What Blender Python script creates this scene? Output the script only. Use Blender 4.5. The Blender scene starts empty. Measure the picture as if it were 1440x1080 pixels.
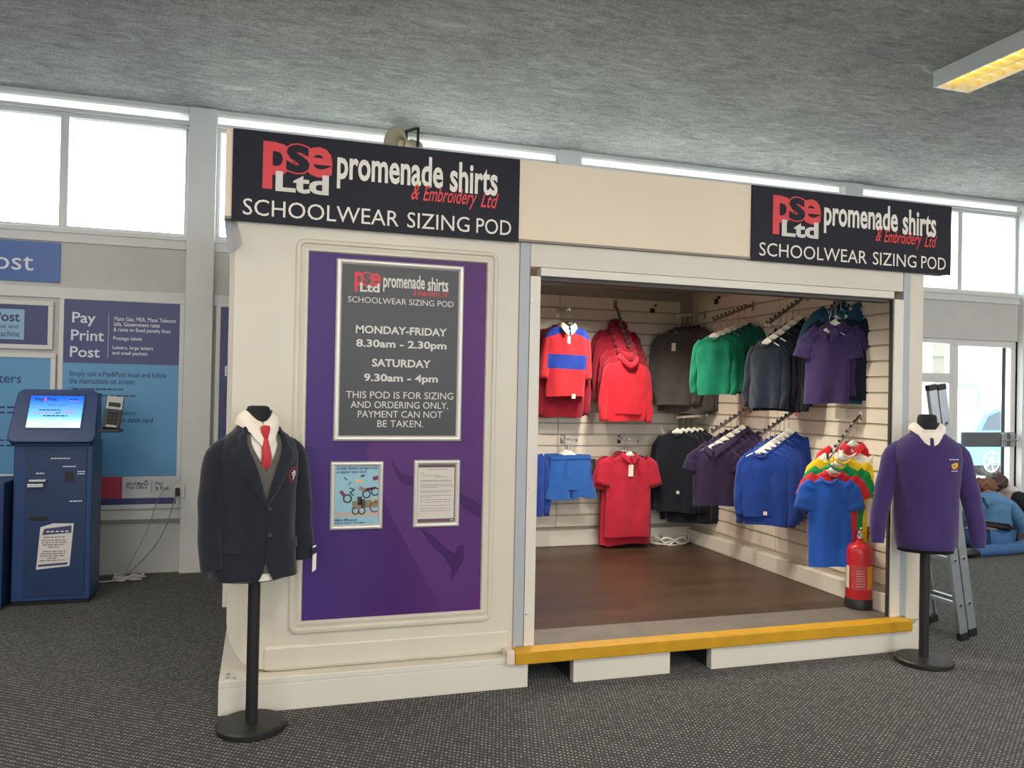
import bpy, math, random
from mathutils import Vector, Matrix, noise as mnoise

S = bpy.context.scene
C = S.collection
PI = math.pi
random.seed(7)

# ------------------------------------------------------------------ camera
YAW, PITCH, ROLL, FPX = 0.3008, 0.00913, 0.01945, 1127.6
cam_data = bpy.data.cameras.new('camera')
cam = bpy.data.objects.new('camera', cam_data)
C.objects.link(cam)
fw = Vector((math.sin(YAW) * math.cos(PITCH), math.cos(YAW) * math.cos(PITCH), math.sin(PITCH)))
rt = fw.cross(Vector((0, 0, 1))).normalized()
up = rt.cross(fw)
r2 = rt * math.cos(ROLL) + up * math.sin(ROLL)
u2 = up * math.cos(ROLL) - rt * math.sin(ROLL)
mw = Matrix.Identity(4)
for i in range(3):
    mw[i][0], mw[i][1], mw[i][2] = r2[i], u2[i], -fw[i]
mw[0][3], mw[1][3], mw[2][3] = 0, 0, 1.5
cam.matrix_world = mw
cam_data.sensor_fit = 'HORIZONTAL'
cam_data.sensor_width = 36
cam_data.lens = 36 * FPX / 1440
cam_data.clip_start = 0.05
S.camera = cam

# ------------------------------------------------------------------ world and lights
S.view_settings.view_transform = 'Standard'
S.view_settings.look = 'None'
S.view_settings.exposure = 0.14
S.view_settings.gamma = 1
S.view_settings.use_curve_mapping = False
SKY = 6.0
LAMP = 56.0
SPOT = 85.0
SUN = 28.0
w = bpy.data.worlds.new('sky')
S.world = w
w.use_nodes = True
bg = w.node_tree.nodes['Background']
bg.inputs['Color'].default_value = (0.86, 0.93, 1.0, 1)
bg.inputs['Strength'].default_value = SKY


def area(name, loc, rot, sx, sy, power, col=(1, 1, 1), portal=False):
    d = bpy.data.lights.new(name, 'AREA')
    d.shape = 'RECTANGLE'
    d.size, d.size_y = sx, sy
    d.energy = power
    d.color = col
    if portal:
        d.cycles.is_portal = True
    o = bpy.data.objects.new(name, d)
    C.objects.link(o)
    o.location = loc
    o.rotation_euler = rot
    return o


sun_d = bpy.data.lights.new('sun', 'SUN')
sun_d.energy = SUN
sun_d.angle = 0.02
sun_d.color = (1.0, 0.95, 0.88)
sun_o = bpy.data.objects.new('sun', sun_d)
C.objects.link(sun_o)
sun_o.rotation_euler = Vector((0.75, 0.30, -0.60)).to_track_quat('-Z', 'Y').to_euler()
# daylight portals in the window openings and the added rear opening (they only guide sampling of the sky)
for px0, px1 in ((-4, -0.6), (-0.4, 2.55), (2.75, 5.75), (5.95, 8.1)):
    area('window_portal', ((px0 + px1) / 2, 7.08, 3.13), (-PI / 2, 0, 0), px1 - px0, 0.95, 1, portal=True)
area('window_portal', (4.0, -6.1, 2.57), (PI / 2, 0, 0), 17.5, 1.66, 1, portal=True)  # unseen rear opening, added to light the pod front
area('window_portal', (7.4, 7.08, 1.2), (-PI / 2, 0, 0), 1.5, 1.9, 1, portal=True)
# ceiling fluorescents of the hall; the last one added to brighten the left wall
WARM = (1.0, 0.87, 0.70)
for lx, ly in ((1.2, 0.4), (4.6, 0.4), (-2.2, 0.4), (1.2, -2.6), (4.6, -2.6), (-2.2, -2.6), (8.0, 0.4), (8.0, 3.6), (-2.3, 3.4)):
    area('hall_lamp', (lx, ly, 3.60), (0, 0, 0), 0.24, 1.3, LAMP, WARM)

# ------------------------------------------------------------------ materials
MATS = {}


def lin(h):
    if isinstance(h, str):
        h = h.lstrip('#')
        h = tuple(int(h[i:i + 2], 16) / 255 for i in (0, 2, 4))
    return tuple((c / 12.92 if c <= 0.04045 else ((c + 0.055) / 1.055) ** 2.4) for c in h) + (1.0,)


def mat(name, col, rough=0.5, metal=0.0, var=0.0, vscale=6.0, bump=0.0, bscale=60.0, spec=0.5, sheen=0.0, emit=0.0):
    if name in MATS:
        return MATS[name]
    m = bpy.data.materials.new(name)
    m.use_nodes = True
    nt = m.node_tree
    b = nt.nodes['Principled BSDF']
    c = lin(col)
    b.inputs['Base Color'].default_value = c
    b.inputs['Roughness'].default_value = rough
    b.inputs['Metallic'].default_value = metal
    b.inputs['Specular IOR Level'].default_value = spec
    if sheen:
        b.inputs['Sheen Weight'].default_value = sheen
        b.inputs['Sheen Roughness'].default_value = 0.5
    if emit:
        b.inputs['Emission Color'].default_value = c
        b.inputs['Emission Strength'].default_value = emit
    tc = nt.nodes.new('ShaderNodeTexCoord')
    if var:
        n = nt.nodes.new('ShaderNodeTexNoise')
        n.inputs['Scale'].default_value = vscale
        n.inputs['Detail'].default_value = 5
        nt.links.new(tc.outputs['Object'], n.inputs['Vector'])
        r = nt.nodes.new('ShaderNodeValToRGB')
        r.color_ramp.elements[0].position = 0.3
        r.color_ramp.elements[1].position = 0.7
        r.color_ramp.elements[0].color = tuple(x * (1 - var) for x in c[:3]) + (1,)
        r.color_ramp.elements[1].color = tuple(min(1, x * (1 + var * 0.6)) for x in c[:3]) + (1,)
        nt.links.new(n.outputs['Fac'], r.inputs['Fac'])
        nt.links.new(r.outputs['Color'], b.inputs['Base Color'])
    if bump:
        n2 = nt.nodes.new('ShaderNodeTexNoise')
        n2.inputs['Scale'].default_value = bscale
        n2.inputs['Detail'].default_value = 4
        nt.links.new(tc.outputs['Object'], n2.inputs['Vector'])
        bp = nt.nodes.new('ShaderNodeBump')
        bp.inputs['Strength'].default_value = bump
        bp.inputs['Distance'].default_value = 0.01
        nt.links.new(n2.outputs['Fac'], bp.inputs['Height'])
        nt.links.new(bp.outputs['Normal'], b.inputs['Normal'])
    MATS[name] = m
    return m


def fabric(name, col):
    return mat('fabric_' + name, col, rough=0.92, var=0.10, vscale=14, bump=0.25, bscale=240, spec=0.15, sheen=0.25)


def glass_mat():
    m = bpy.data.materials.new('window_glass')
    m.use_nodes = True
    nt = m.node_tree
    nt.nodes.clear()
    out = nt.nodes.new('ShaderNodeOutputMaterial')
    mix = nt.nodes.new('ShaderNodeMixShader')
    tr = nt.nodes.new('ShaderNodeBsdfTransparent')
    tr.inputs['Color'].default_value = (0.93, 0.96, 0.96, 1)
    gl = nt.nodes.new('ShaderNodeBsdfGlossy')
    gl.inputs['Roughness'].default_value = 0.02
    mix.inputs['Fac'].default_value = 0.06
    nt.links.new(tr.outputs[0], mix.inputs[1])
    nt.links.new(gl.outputs[0], mix.inputs[2])
    nt.links.new(mix.outputs[0], out.inputs[0])
    return m


GLASS = glass_mat()


def lines(parent, rows, m, o, bold=0.0, name='lettering'):
    """each line of writing is a part of its own"""
    for r in rows:
        MB().text(r[0], r[1], r[2], r[3], r[4], m, o, bold=r[5] if len(r) > 5 else bold).build(name, parent)


class NB:
    """small node helper"""

    def __init__(s, m):
        s.nt = m.node_tree

    def n(s, t, **kw):
        x = s.nt.nodes.new(t)
        for k, v in kw.items():
            if k.startswith('i_'):
                x.inputs[k[2:]].default_value = v
            else:
                setattr(x, k, v)
        return x

    def l(s, a, b):
        s.nt.links.new(a, b)

    def math(s, op, a, b=None, c=None):
        x = s.nt.nodes.new('ShaderNodeMath')
        x.operation = op
        for i, v in enumerate((a, b, c)):
            if v is None:
                continue
            if isinstance(v, (int, float)):
                x.inputs[i].default_value = v
            else:
                s.l(v, x.inputs[i])
        return x.outputs[0]

    def mix(s, fac, a, b, blend='MIX'):
        x = s.nt.nodes.new('ShaderNodeMix')
        x.data_type = 'RGBA'
        x.blend_type = blend
        for sock, v in ((x.inputs[0], fac), (x.inputs[6], a), (x.inputs[7], b)):
            if isinstance(v, (tuple, list)):
                sock.default_value = v
            elif isinstance(v, (int, float)):
                sock.default_value = v
            else:
                s.l(v, sock)
        return x.outputs[2]

    def ramp(s, fac, stops):
        x = s.nt.nodes.new('ShaderNodeValToRGB')
        e = x.color_ramp.elements
        while len(e) < len(stops):
            e.new(0.5)
        for i, (p, c) in enumerate(stops):
            e[i].position = p
            e[i].color = c
        s.l(fac, x.inputs[0])
        return x.outputs[0]


def g(v):
    return (v, v, v, 1)


def ceiling_mat():
    m = mat('sprayed_ceiling', '#8f9190', rough=0.95, spec=0.1)
    k = NB(m)
    b = m.node_tree.nodes['Principled BSDF']
    tc = k.n('ShaderNodeTexCoord')
    mp = k.n('ShaderNodeMapping')
    mp.inputs['Scale'].default_value = (1.0, 2.6, 1)
    mp.inputs['Rotation'].default_value = (0, 0, -0.25)
    k.l(tc.outputs['Object'], mp.inputs['Vector'])
    warp = k.n('ShaderNodeTexNoise', i_Scale=1.3, i_Detail=3)
    k.l(tc.outputs['Object'], warp.inputs['Vector'])
    streak = k.n('ShaderNodeTexNoise', i_Scale=4.2, i_Detail=7, i_Roughness=0.62, i_Distortion=1.1)
    k.l(mp.outputs[0], streak.inputs['Vector'])
    fine = k.n('ShaderNodeTexNoise', i_Scale=60.0, i_Detail=6, i_Roughness=0.75)
    k.l(tc.outputs['Object'], fine.inputs['Vector'])
    base = k.ramp(warp.outputs['Fac'], [(0.3, lin('#dededd')), (0.7, lin('#f2f2f0'))])
    grain = k.ramp(fine.outputs['Fac'], [(0.38, g(0.48)), (0.62, g(1.0))])
    patch_ = k.n('ShaderNodeTexNoise', i_Scale=7.0, i_Detail=5, i_Roughness=0.6, i_Distortion=0.8)
    k.l(mp.outputs[0], patch_.inputs['Vector'])
    base = k.mix(1.0, base, k.ramp(patch_.outputs['Fac'], [(0.35, g(0.76)), (0.60, g(1.0))]), 'MULTIPLY')
    c1 = k.mix(0.72, base, grain, 'MULTIPLY')
    st = k.ramp(streak.outputs['Fac'], [(0.57, g(0)), (0.70, g(0.85))])
    c2 = k.mix(st, c1, lin('#f0f1ef'))
    dk = k.ramp(streak.outputs['Fac'], [(0.30, g(0.75)), (0.45, g(0))])
    c3 = k.mix(dk, c2, lin('#96989a'))
    k.l(c3, b.inputs['Base Color'])
    bp = k.n('ShaderNodeBump', i_Strength=1.0, i_Distance=0.03)
    k.l(fine.outputs['Fac'], bp.inputs['Height'])
    k.l(bp.outputs[0], b.inputs['Normal'])
    return m


def carpet_mat():
    m = mat('fleck_carpet', '#4a4c4d', rough=1.0, spec=0.05, sheen=0.12)
    k = NB(m)
    b = m.node_tree.nodes['Principled BSDF']
    tc = k.n('ShaderNodeTexCoord')
    mp = k.n('ShaderNodeMapping')
    mp.inputs['Rotation'].default_value = (0, 0, 0.62)
    k.l(tc.outputs['Object'], mp.inputs['Vector'])
    sx = k.n('ShaderNodeSeparateXYZ')
    k.l(mp.outputs[0], sx.inputs[0])
    fx = k.math('MULTIPLY', sx.outputs[0], 58.0)
    fy = k.math('MULTIPLY', sx.outputs[1], 40.0)
    row = k.math('FLOOR', fy)
    fx2 = k.math('MULTIPLY_ADD', row, 0.5, fx)
    ax = k.math('ABSOLUTE', k.math('SUBTRACT', k.math('FRACT', fx2), 0.5))
    ay = k.math('ABSOLUTE', k.math('SUBTRACT', k.math('FRACT', fy), 0.5))
    ix = k.math('LESS_THAN', ax, 0.27)
    iy = k.math('LESS_THAN', ay, 0.24)
    fl = k.math('MULTIPLY', ix, iy)
    cell = k.n('ShaderNodeCombineXYZ')
    k.l(k.math('FLOOR', fx2), cell.inputs[0])
    k.l(row, cell.inputs[1])
    wn = k.n('ShaderNodeTexWhiteNoise')
    k.l(cell.outputs[0], wn.inputs['Vector'])
    br = k.math('MULTIPLY_ADD', wn.outputs['Value'], 0.75, 0.2)
    fl2 = k.math('MULTIPLY', fl, br)
    n1 = k.n('ShaderNodeTexNoise', i_Scale=160.0, i_Detail=4)
    k.l(tc.outputs['Object'], n1.inputs['Vector'])
    n2 = k.n('ShaderNodeTexNoise', i_Scale=1.1, i_Detail=3)
    k.l(tc.outputs['Object'], n2.inputs['Vector'])
    base = k.ramp(n1.outputs['Fac'], [(0.3, lin('#212224')), (0.7, lin('#3c3e41'))])
    big = k.ramp(n2.outputs['Fac'], [(0.35, g(0.86)), (0.65, g(1.0))])
    c1 = k.mix(1.0, base, big, 'MULTIPLY')
    c2 = k.mix(fl2, c1, lin('#918f89'))
    k.l(c2, b.inputs['Base Color'])
    bp = k.n('ShaderNodeBump', i_Strength=0.5, i_Distance=0.006)
    k.l(k.math('ADD', n1.outputs['Fac'], fl), bp.inputs['Height'])
    k.l(bp.outputs[0], b.inputs['Normal'])
    return m


def plank_mat():
    m = mat('pod_vinyl_planks', '#5a4534', rough=0.42, spec=0.4)
    k = NB(m)
    b = m.node_tree.nodes['Principled BSDF']
    tc = k.n('ShaderNodeTexCoord')
    br = k.n('ShaderNodeTexBrick', i_Scale=1.0)
    br.inputs['Brick Width'].default_value = 0.9
    br.inputs['Row Height'].default_value = 0.15
    br.inputs['Mortar Size'].default_value = 0.002
    br.inputs['Color1'].default_value = lin('#523d2c')
    br.inputs['Color2'].default_value = lin('#403125')
    br.inputs['Mortar'].default_value = lin('#372b22')
    k.l(tc.outputs['Object'], br.inputs['Vector'])
    mp = k.n('ShaderNodeMapping')
    mp.inputs['Scale'].default_value = (2, 22, 1)
    k.l(tc.outputs['Object'], mp.inputs['Vector'])
    n = k.n('ShaderNodeTexNoise', i_Scale=3.0, i_Detail=6, i_Roughness=0.65)
    k.l(mp.outputs[0], n.inputs['Vector'])
    gr = k.ramp(n.outputs['Fac'], [(0.3, g(0.6)), (0.7, g(1.0))])
    k.l(k.mix(0.8, br.outputs['Color'], gr, 'MULTIPLY'), b.inputs['Base Color'])
    return m


def gradient_mat(name, axis, stops, emit=0.0, rough=0.5):
    """colour that runs along one object axis (printed gradients, screen pictures, striped cloth)"""
    m = mat(name, '#888888', rough=rough, spec=0.2)
    k = NB(m)
    b = m.node_tree.nodes['Principled BSDF']
    tc = k.n('ShaderNodeTexCoord')
    sx = k.n('ShaderNodeSeparateXYZ')
    k.l(tc.outputs['Object'], sx.inputs[0])
    lo, hi = stops[0][0], stops[-1][0]
    f = k.math('DIVIDE', k.math('SUBTRACT', sx.outputs[axis], lo), hi - lo)
    c = k.ramp(f, [((p - lo) / (hi - lo), lin(col)) for p, col in stops])
    k.l(c, b.inputs['Base Color'])
    if emit:
        k.l(c, b.inputs['Emission Color'])
        b.inputs['Emission Strength'].default_value = emit
    return m


WHITE_PAINT = mat('white_frame_paint', '#dcdcd9', 0.45, var=0.03)
WALL_PAINT = mat('wall_paint', '#c9c8c4', 0.6, var=0.04)
POD = mat('pod_cream_gloss', '#d3cbbb', 0.33, var=0.04, vscale=3)
POD_WHITE = mat('pod_white_gloss', '#d9d4c8', 0.33, var=0.03, vscale=3)
POD_GREY = mat('pod_grey_strip', '#a9afb3', 0.4, var=0.03)
FASCIA = mat('fascia_board_paint', '#e6d6bd', 0.5, var=0.04, vscale=2)
ALU = mat('brushed_aluminium', '#c6c8c8', 0.32, 0.85, var=0.05, vscale=30)
SNAP = mat('silver_snap_frame', '#d3d0c8', 0.35, 0.35, var=0.03)
CHROME = mat('chrome', '#d8d8d6', 0.18, 1.0)
DARK_STEEL = mat('dark_steel', '#3a3836', 0.4, 0.7)
BLACK = mat('black_plastic', '#141416', 0.45, var=0.05)
BLACKMETAL = mat('black_powder_coat', '#1b1c1e', 0.5, var=0.06, vscale=20)
NAVY_BANNER = mat('banner_navy_black', '#1c1c29', 0.5, spec=0.2, var=0.05, vscale=3)
LETTER_WHITE = mat('lettering_white', '#e6e1d6', 0.5)
LETTER_RED = mat('lettering_red', '#d8383f', 0.5)
LETTER_GREY = mat('lettering_silver', '#d5d2ca', 0.5)
HANGER_W = mat('hanger_white_plastic', '#ece7da', 0.35, var=0.03)
SLAT = mat('slatwall_cream', '#ded6c6', 0.45, var=0.04, vscale=4)
GROOVE = mat('slatwall_groove', '#b5ad9e', 0.7)

# ------------------------------------------------------------------ mesh helpers


class MB:
    def __init__(s):
        s.v, s.f, s.m, s.mats = [], [], [], []

    def mi(s, m):
        if m not in s.mats:
            s.mats.append(m)
        return s.mats.index(m)

    def add(s, vs, fs, m):
        o = len(s.v)
        i = s.mi(m)
        s.v += [Vector(p) for p in vs]
        s.f += [tuple(a + o for a in f) for f in fs]
        s.m += [i] * len(fs)
        return s

    def box(s, x0, x1, y0, y1, z0, z1, m):
        p = [(x, y, z) for z in (z0, z1) for y in (y0, y1) for x in (x0, x1)]
        return s.add(p, [(0, 2, 3, 1), (4, 5, 7, 6), (0, 1, 5, 4), (2, 6, 7, 3), (0, 4, 6, 2), (1, 3, 7, 5)], m)

    def prism(s, poly, y0, y1, m, axis='y'):
        """polygon in the plane across the axis, pushed from y0 to y1"""
        n = len(poly)

        def pt(a, b, d):
            return {'y': (a, d, b), 'x': (d, a, b), 'z': (a, b, d)}[axis]
        vs = [pt(a, b, y0) for a, b in poly] + [pt(a, b, y1) for a, b in poly]
        fs = [tuple(range(n)), tuple(range(2 * n - 1, n - 1, -1))]
        fs += [(i, i + n, (i + 1) % n + n, (i + 1) % n) for i in range(n)]
        return s.add(vs, fs, m)

    def loft(s, rings, m, closed=True, cap0=True, cap1=True):
        n = len(rings[0])
        vs = [p for r in rings for p in r]
        fs = []
        e = n if closed else n - 1
        for i in range(len(rings) - 1):
            for j in range(e):
                a, b = i * n + j, i * n + (j + 1) % n
                fs.append((a, b, b + n, a + n))
        if cap0 and closed:
            fs.append(tuple(range(n - 1, -1, -1)))
        if cap1 and closed:
            k = (len(rings) - 1) * n
            fs.append(tuple(range(k, k + n)))
        return s.add(vs, fs, m)

    def tube(s, path, r, m, seg=8, ry=None, cap=True):
        path = [Vector(p) for p in path]
        rr = r if isinstance(r, (list, tuple)) else [r] * len(path)
        rings = []
        nrm = None
        for i, p in enumerate(path):
            t = (path[min(i + 1, len(path) - 1)] - path[max(i - 1, 0)]).normalized()
            if nrm is None:
                a = Vector((0, 0, 1)) if abs(t.z) < 0.9 else Vector((1, 0, 0))
                nrm = t.cross(a).normalized()
            else:
                nrm = (nrm - t * nrm.dot(t)).normalized()
            bi = t.cross(nrm)
            k = rr[i]
            rings.append([p + nrm * math.cos(q) * k + bi * math.sin(q) * k for q in (2 * PI * j / seg for j in range(seg))])
        return s.loft(rings, m, cap0=cap, cap1=cap)

    def lathe(s, prof, m, c=(0, 0, 0), ax=(0, 0, 1), seg=28, cap=True):
        ax = Vector(ax).normalized()
        a = Vector((1, 0, 0)) if abs(ax.x) < 0.9 else Vector((0, 1, 0))
        u = ax.cross(a).normalized()
        v = ax.cross(u)
        c = Vector(c)
        rings = [[c + ax * h + (u * math.cos(q) + v * math.sin(q)) * r for q in (2 * PI * j / seg for j in range(seg))] for r, h in prof]
        return s.loft(rings, m, cap0=cap, cap1=cap)

    def grid(s, fn, nu, nv, m):
        vs = [fn(i / nu, j / nv) for j in range(nv + 1) for i in range(nu + 1)]
        fs = [(j * (nu + 1) + i, j * (nu + 1) + i + 1, (j + 1) * (nu + 1) + i + 1, (j + 1) * (nu + 1) + i) for j in range(nv) for i in range(nu)]
        return s.add(vs, fs, m)

    def text(s, st, x0, x1, z0, z1, m, o=(0, 0, 0), ux=(1, 0, 0), uz=(0, 0, 1), bold=0.0, shear=0.0):
        """lettering fitted into the rectangle x0..x1, z0..z1 of the plane o + x*ux + z*uz"""
        cu = bpy.data.curves.new('t', 'FONT')
        cu.body = st
        cu.size = 1.0
        cu.offset = bold
        cu.shear = shear
        cu.resolution_u = 3
        ob = bpy.data.objects.new('t', cu)
        me = bpy.data.meshes.new_from_object(ob)
        vs = [v.co.copy() for v in me.vertices]
        fs = [tuple(p.vertices) for p in me.polygons]
        bpy.data.objects.remove(ob)
        bpy.data.curves.remove(cu)
        bpy.data.meshes.remove(me)
        if not vs:
            return s
        ax0, ax1 = min(v.x for v in vs), max(v.x for v in vs)
        az0, az1 = min(v.y for v in vs), max(v.y for v in vs)
        o, ux, uz = Vector(o), Vector(ux), Vector(uz)
        kx, kz = (x1 - x0) / (ax1 - ax0), (z1 - z0) / (az1 - az0)
        return s.add([o + ux * (x0 + (v.x - ax0) * kx) + uz * (z0 + (v.y - az0) * kz) for v in vs], fs, m)

    def build(s, name, parent=None, smooth=False, bevel=0.0, subsurf=0, angle=None):
        me = bpy.data.meshes.new(name)
        vs = s.v
        if parent is not None:
            inv = wm(parent).inverted()
            vs = [inv @ v for v in vs]
        me.from_pydata([tuple(v) for v in vs], [], s.f)
        for m in s.mats:
            me.materials.append(m)
        for p, i in zip(me.polygons, s.m):
            p.material_index = i
            p.use_smooth = bool(smooth or angle)
        me.validate()
        me.update()
        if angle:
            try:
                me.set_sharp_from_angle(angle=angle)
            except Exception:
                pass
        ob = bpy.data.objects.new(name, me)
        C.objects.link(ob)
        if parent is not None:
            ob.parent = parent
        if bevel:
            b = ob.modifiers.new('bevel', 'BEVEL')
            b.width = bevel
            b.segments = 2
            b.limit_method = 'ANGLE'
        if subsurf:
            b = ob.modifiers.new('sub', 'SUBSURF')
            b.levels = b.render_levels = subsurf
        return ob


def wm(o):
    m = Matrix.Translation(o.location) @ o.rotation_euler.to_matrix().to_4x4()
    return wm(o.parent) @ m if o.parent else m


def tag(o, label, cat, group=None):
    o['label'] = label
    o['category'] = cat
    if group:
        o['group'] = group
    return o


def thing(name, label, cat, loc=(0, 0, 0), rz=0.0, group=None):
    o = bpy.data.objects.new(name, None)
    o.empty_display_size = 0.1
    C.objects.link(o)
    o.location = loc
    o.rotation_euler = (0, 0, rz)
    return tag(o, label, cat, group)


def struct(name, mb, **kw):
    o = mb.build(name, **kw)
    o['kind'] = 'structure'
    return o


def copy_tree(o, parent=None):
    c = o.copy()
    C.objects.link(c)
    c.parent = parent
    for ch in list(o.children):
        copy_tree(ch, c)
    return c


def superring(cx, cy, z, hw, hd, n=36, e=2.4, zf=None):
    out = []
    for j in range(n):
        q = 2 * PI * j / n
        a, b = math.cos(q), math.sin(q)
        x = hw * math.copysign(abs(a) ** (2 / e), a)
        y = hd * math.copysign(abs(b) ** (2 / e), b)
        out.append(Vector((cx + x, cy + y, z + (zf(x, y) if zf else 0))))
    return out

# ------------------------------------------------------------------ the hall
CEIL = 3.73
WY = 6.95
mb = MB().box(-5, 13, -6, WY + 0.2, -0.12, 0, carpet_mat())
struct('floor', mb)
mb = MB().box(-5, 13, -6, WY + 0.2, CEIL, CEIL + 0.2, ceiling_mat())
struct('ceiling', mb)
struct('wall_left', MB().box(-5.2, -5, -6, WY + 0.2, -0.12, CEIL + 0.2, WALL_PAINT))
struct('wall_right', MB().box(13, 13.2, -6, WY + 0.2, -0.12, CEIL + 0.2, WALL_PAINT))
mb = MB()
mb.box(-5.2, 13.2, -6.2, -6, -0.12, 1.75, WALL_PAINT)
mb.box(-5.2, 13.2, -6.2, -6, 3.40, CEIL + 0.2, WALL_PAINT)
for x0, x1 in ((-5.2, -4.6), (-0.6, -0.3), (3.9, 4.2), (8.4, 8.7), (12.7, 13.2)):  # piers between unseen openings, added to bring daylight onto the pod front
    mb.box(x0, x1, -6.2, -6, 1.75, 3.40, WALL_PAINT)
struct('wall_front', mb)
# wall on the window side: solid under the clerestory, open at the glazed doorway
mb = MB()
mb.box(-5, 6.70, WY, WY + 0.2, 0, 2.60, WALL_PAINT)
mb.box(6.70, 8.12, WY, WY + 0.2, 2.17, 2.60, WALL_PAINT)
mb.box(8.12, 13, WY, WY + 0.2, 0, 2.60, WALL_PAINT)
mb.box(-5, 13, WY, WY + 0.2, 3.70, CEIL, WALL_PAINT)
struct('wall_back', mb)
mb = MB()
for x0, x1 in ((-3.75, -3.54), (-0.61, -0.40), (2.55, 2.77), (5.70, 5.92), (8.12, 8.40), (11.5, 11.72)):
    mb.box(x0, x1, WY - 0.07, WY + 0.2, 0, CEIL, WHITE_PAINT)
struct('column_1', mb, bevel=0.004)
mb = MB()
mb.box(-5, 13, WY - 0.02, WY + 0.08, 3.60, 3.628, WHITE_PAINT)
mb.box(-5, 13, WY - 0.05, WY + 0.01, 3.693, CEIL, WHITE_PAINT)
struct('trim_1', mb, bevel=0.004)
mb = MB()
mb.box(-5, 13, WY - 0.02, WY + 0.2, 2.585, 2.69, WHITE_PAINT)
mb.box(-5, 13, WY - 0.035, WY, 2.655, 2.69, WHITE_PAINT)
struct('trim_2', mb, bevel=0.003)
mb = MB()
mb.box(-5, -0.61, WY - 0.022, WY, 2.15, 2.235, WHITE_PAINT)
mb.box(-0.40, 6.70, WY - 0.022, WY, 2.15, 2.235, WHITE_PAINT)
mb.box(-5, -0.61, WY - 0.018, WY, 0.43, 0.50, WHITE_PAINT)
mb.box(-5, -0.61, WY - 0.03, WY, 0.40, 0.43, mat('ledge_grey_paint', '#8c8c8a', 0.7))  # grey band along the ledge
struct('trim_3', mb, bevel=0.003)


FROST = bpy.data.materials.new('frosted_strip')
FROST.use_nodes = True
_k = NB(FROST)
FROST.node_tree.nodes.clear()
_o = _k.n('ShaderNodeOutputMaterial')
_mx = _k.n('ShaderNodeMixShader', i_Fac=0.8)
_tl = _k.n('ShaderNodeBsdfTranslucent')
_tl.inputs['Color'].default_value = (.9, .92, .9, 1)
_df = _k.n('ShaderNodeBsdfDiffuse')
_df.inputs['Color'].default_value = (.8, .8, .78, 1)
_k.l(_df.outputs[0], _mx.inputs[1])
_k.l(_tl.outputs[0], _mx.inputs[2])
_k.l(_mx.outputs[0], _o.inputs[0])
mb = MB()
for x0, x1 in ((-5, -3.75), (-3.54, -0.61), (-0.40, 2.55), (2.77, 5.70), (5.92, 8.12), (8.40, 11.5)):
    mb.box(x0, x1, WY + 0.03, WY + 0.036, 3.628, 3.70, FROST)
struct('window_9', mb)


def window(n, x0, x1, z0, z1, mulls=(), fw_=0.045, name='window', yy=0.03, rails=()):
    f = MB()
    y0, y1 = WY - 0.01 + yy, WY + 0.06 + yy
    f.box(x0, x1, y0, y1, z0, z0 + fw_, WHITE_PAINT)
    f.box(x0, x1, y0, y1, z1 - fw_, z1, WHITE_PAINT)
    for x in (x0, x1 - fw_):
        f.box(x, x + fw_, y0, y1, z0 + fw_, z1 - fw_, WHITE_PAINT)
    for x in mulls:
        f.box(x - 0.03, x + 0.03, y0 - 0.012, y1, z0 + 0.002, z1 - 0.002, WHITE_PAINT)
    for ra, rb, m in rails:
        f.box(x0 + fw_, x1 - fw_, y0 - 0.01, y1, ra, rb, m)
    o = f.build('%s_%d' % (name, n), bevel=0.004)
    o['kind'] = 'structure'
    MB().box(x0 + fw_ * 0.8, x1 - fw_ * 0.8, y0 + 0.04, y0 + 0.046, z0 + fw_ * 0.8, z1 - fw_ * 0.8, GLASS).build('pane', o)
    return o


window(1, -3.54, -0.61, 2.69, 3.60, (-2.55, -1.51), 0.03)
window(2, -0.40, 2.55, 2.69, 3.60, (0.60, 1.57), 0.03)
window(3, 2.77, 5.70, 2.69, 3.60, (3.57, 4.56), 0.03)
window(4, 5.92, 8.12, 2.69, 3.60, (6.35, 7.29), 0.03)
window(5, 8.40, 11.5, 2.69, 3.60, (9.4, 10.4), 0.03)
window(6, -5, -3.75, 2.69, 3.60, (), 0.03)
window(7, 6.70, 7.23, 1.74, 2.17, (), 0.05)
window(8, 6.70, 7.23, 0.0, 1.74, (), 0.05, rails=((0.0, 0.55, WHITE_PAINT),))
PUSH = mat('push_bar_grey', '#6f7377', 0.4, 0.3)
d = window(1, 7.23, 8.12, 0.0, 2.17, (), 0.07, name='door', rails=((0.05, 0.60, WHITE_PAINT),))
pb = MB().box(7.33, 8.06, WY - 0.03, WY + 0.01, 0.985, 1.15, PUSH).build('push_bar', d, bevel=0.01)
hb = MB()
hb.box(7.86, 7.93, WY - 0.05, WY - 0.02, 0.99, 1.14, ALU)
hb.box(7.99, 8.05, WY - 0.05, WY - 0.02, 0.99, 1.14, ALU)
hb.tube([(7.84, WY - 0.06, 1.06), (8.06, WY - 0.06, 1.06)], 0.012, ALU)
hb.build('bar_bracket', d, bevel=0.004)

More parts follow.
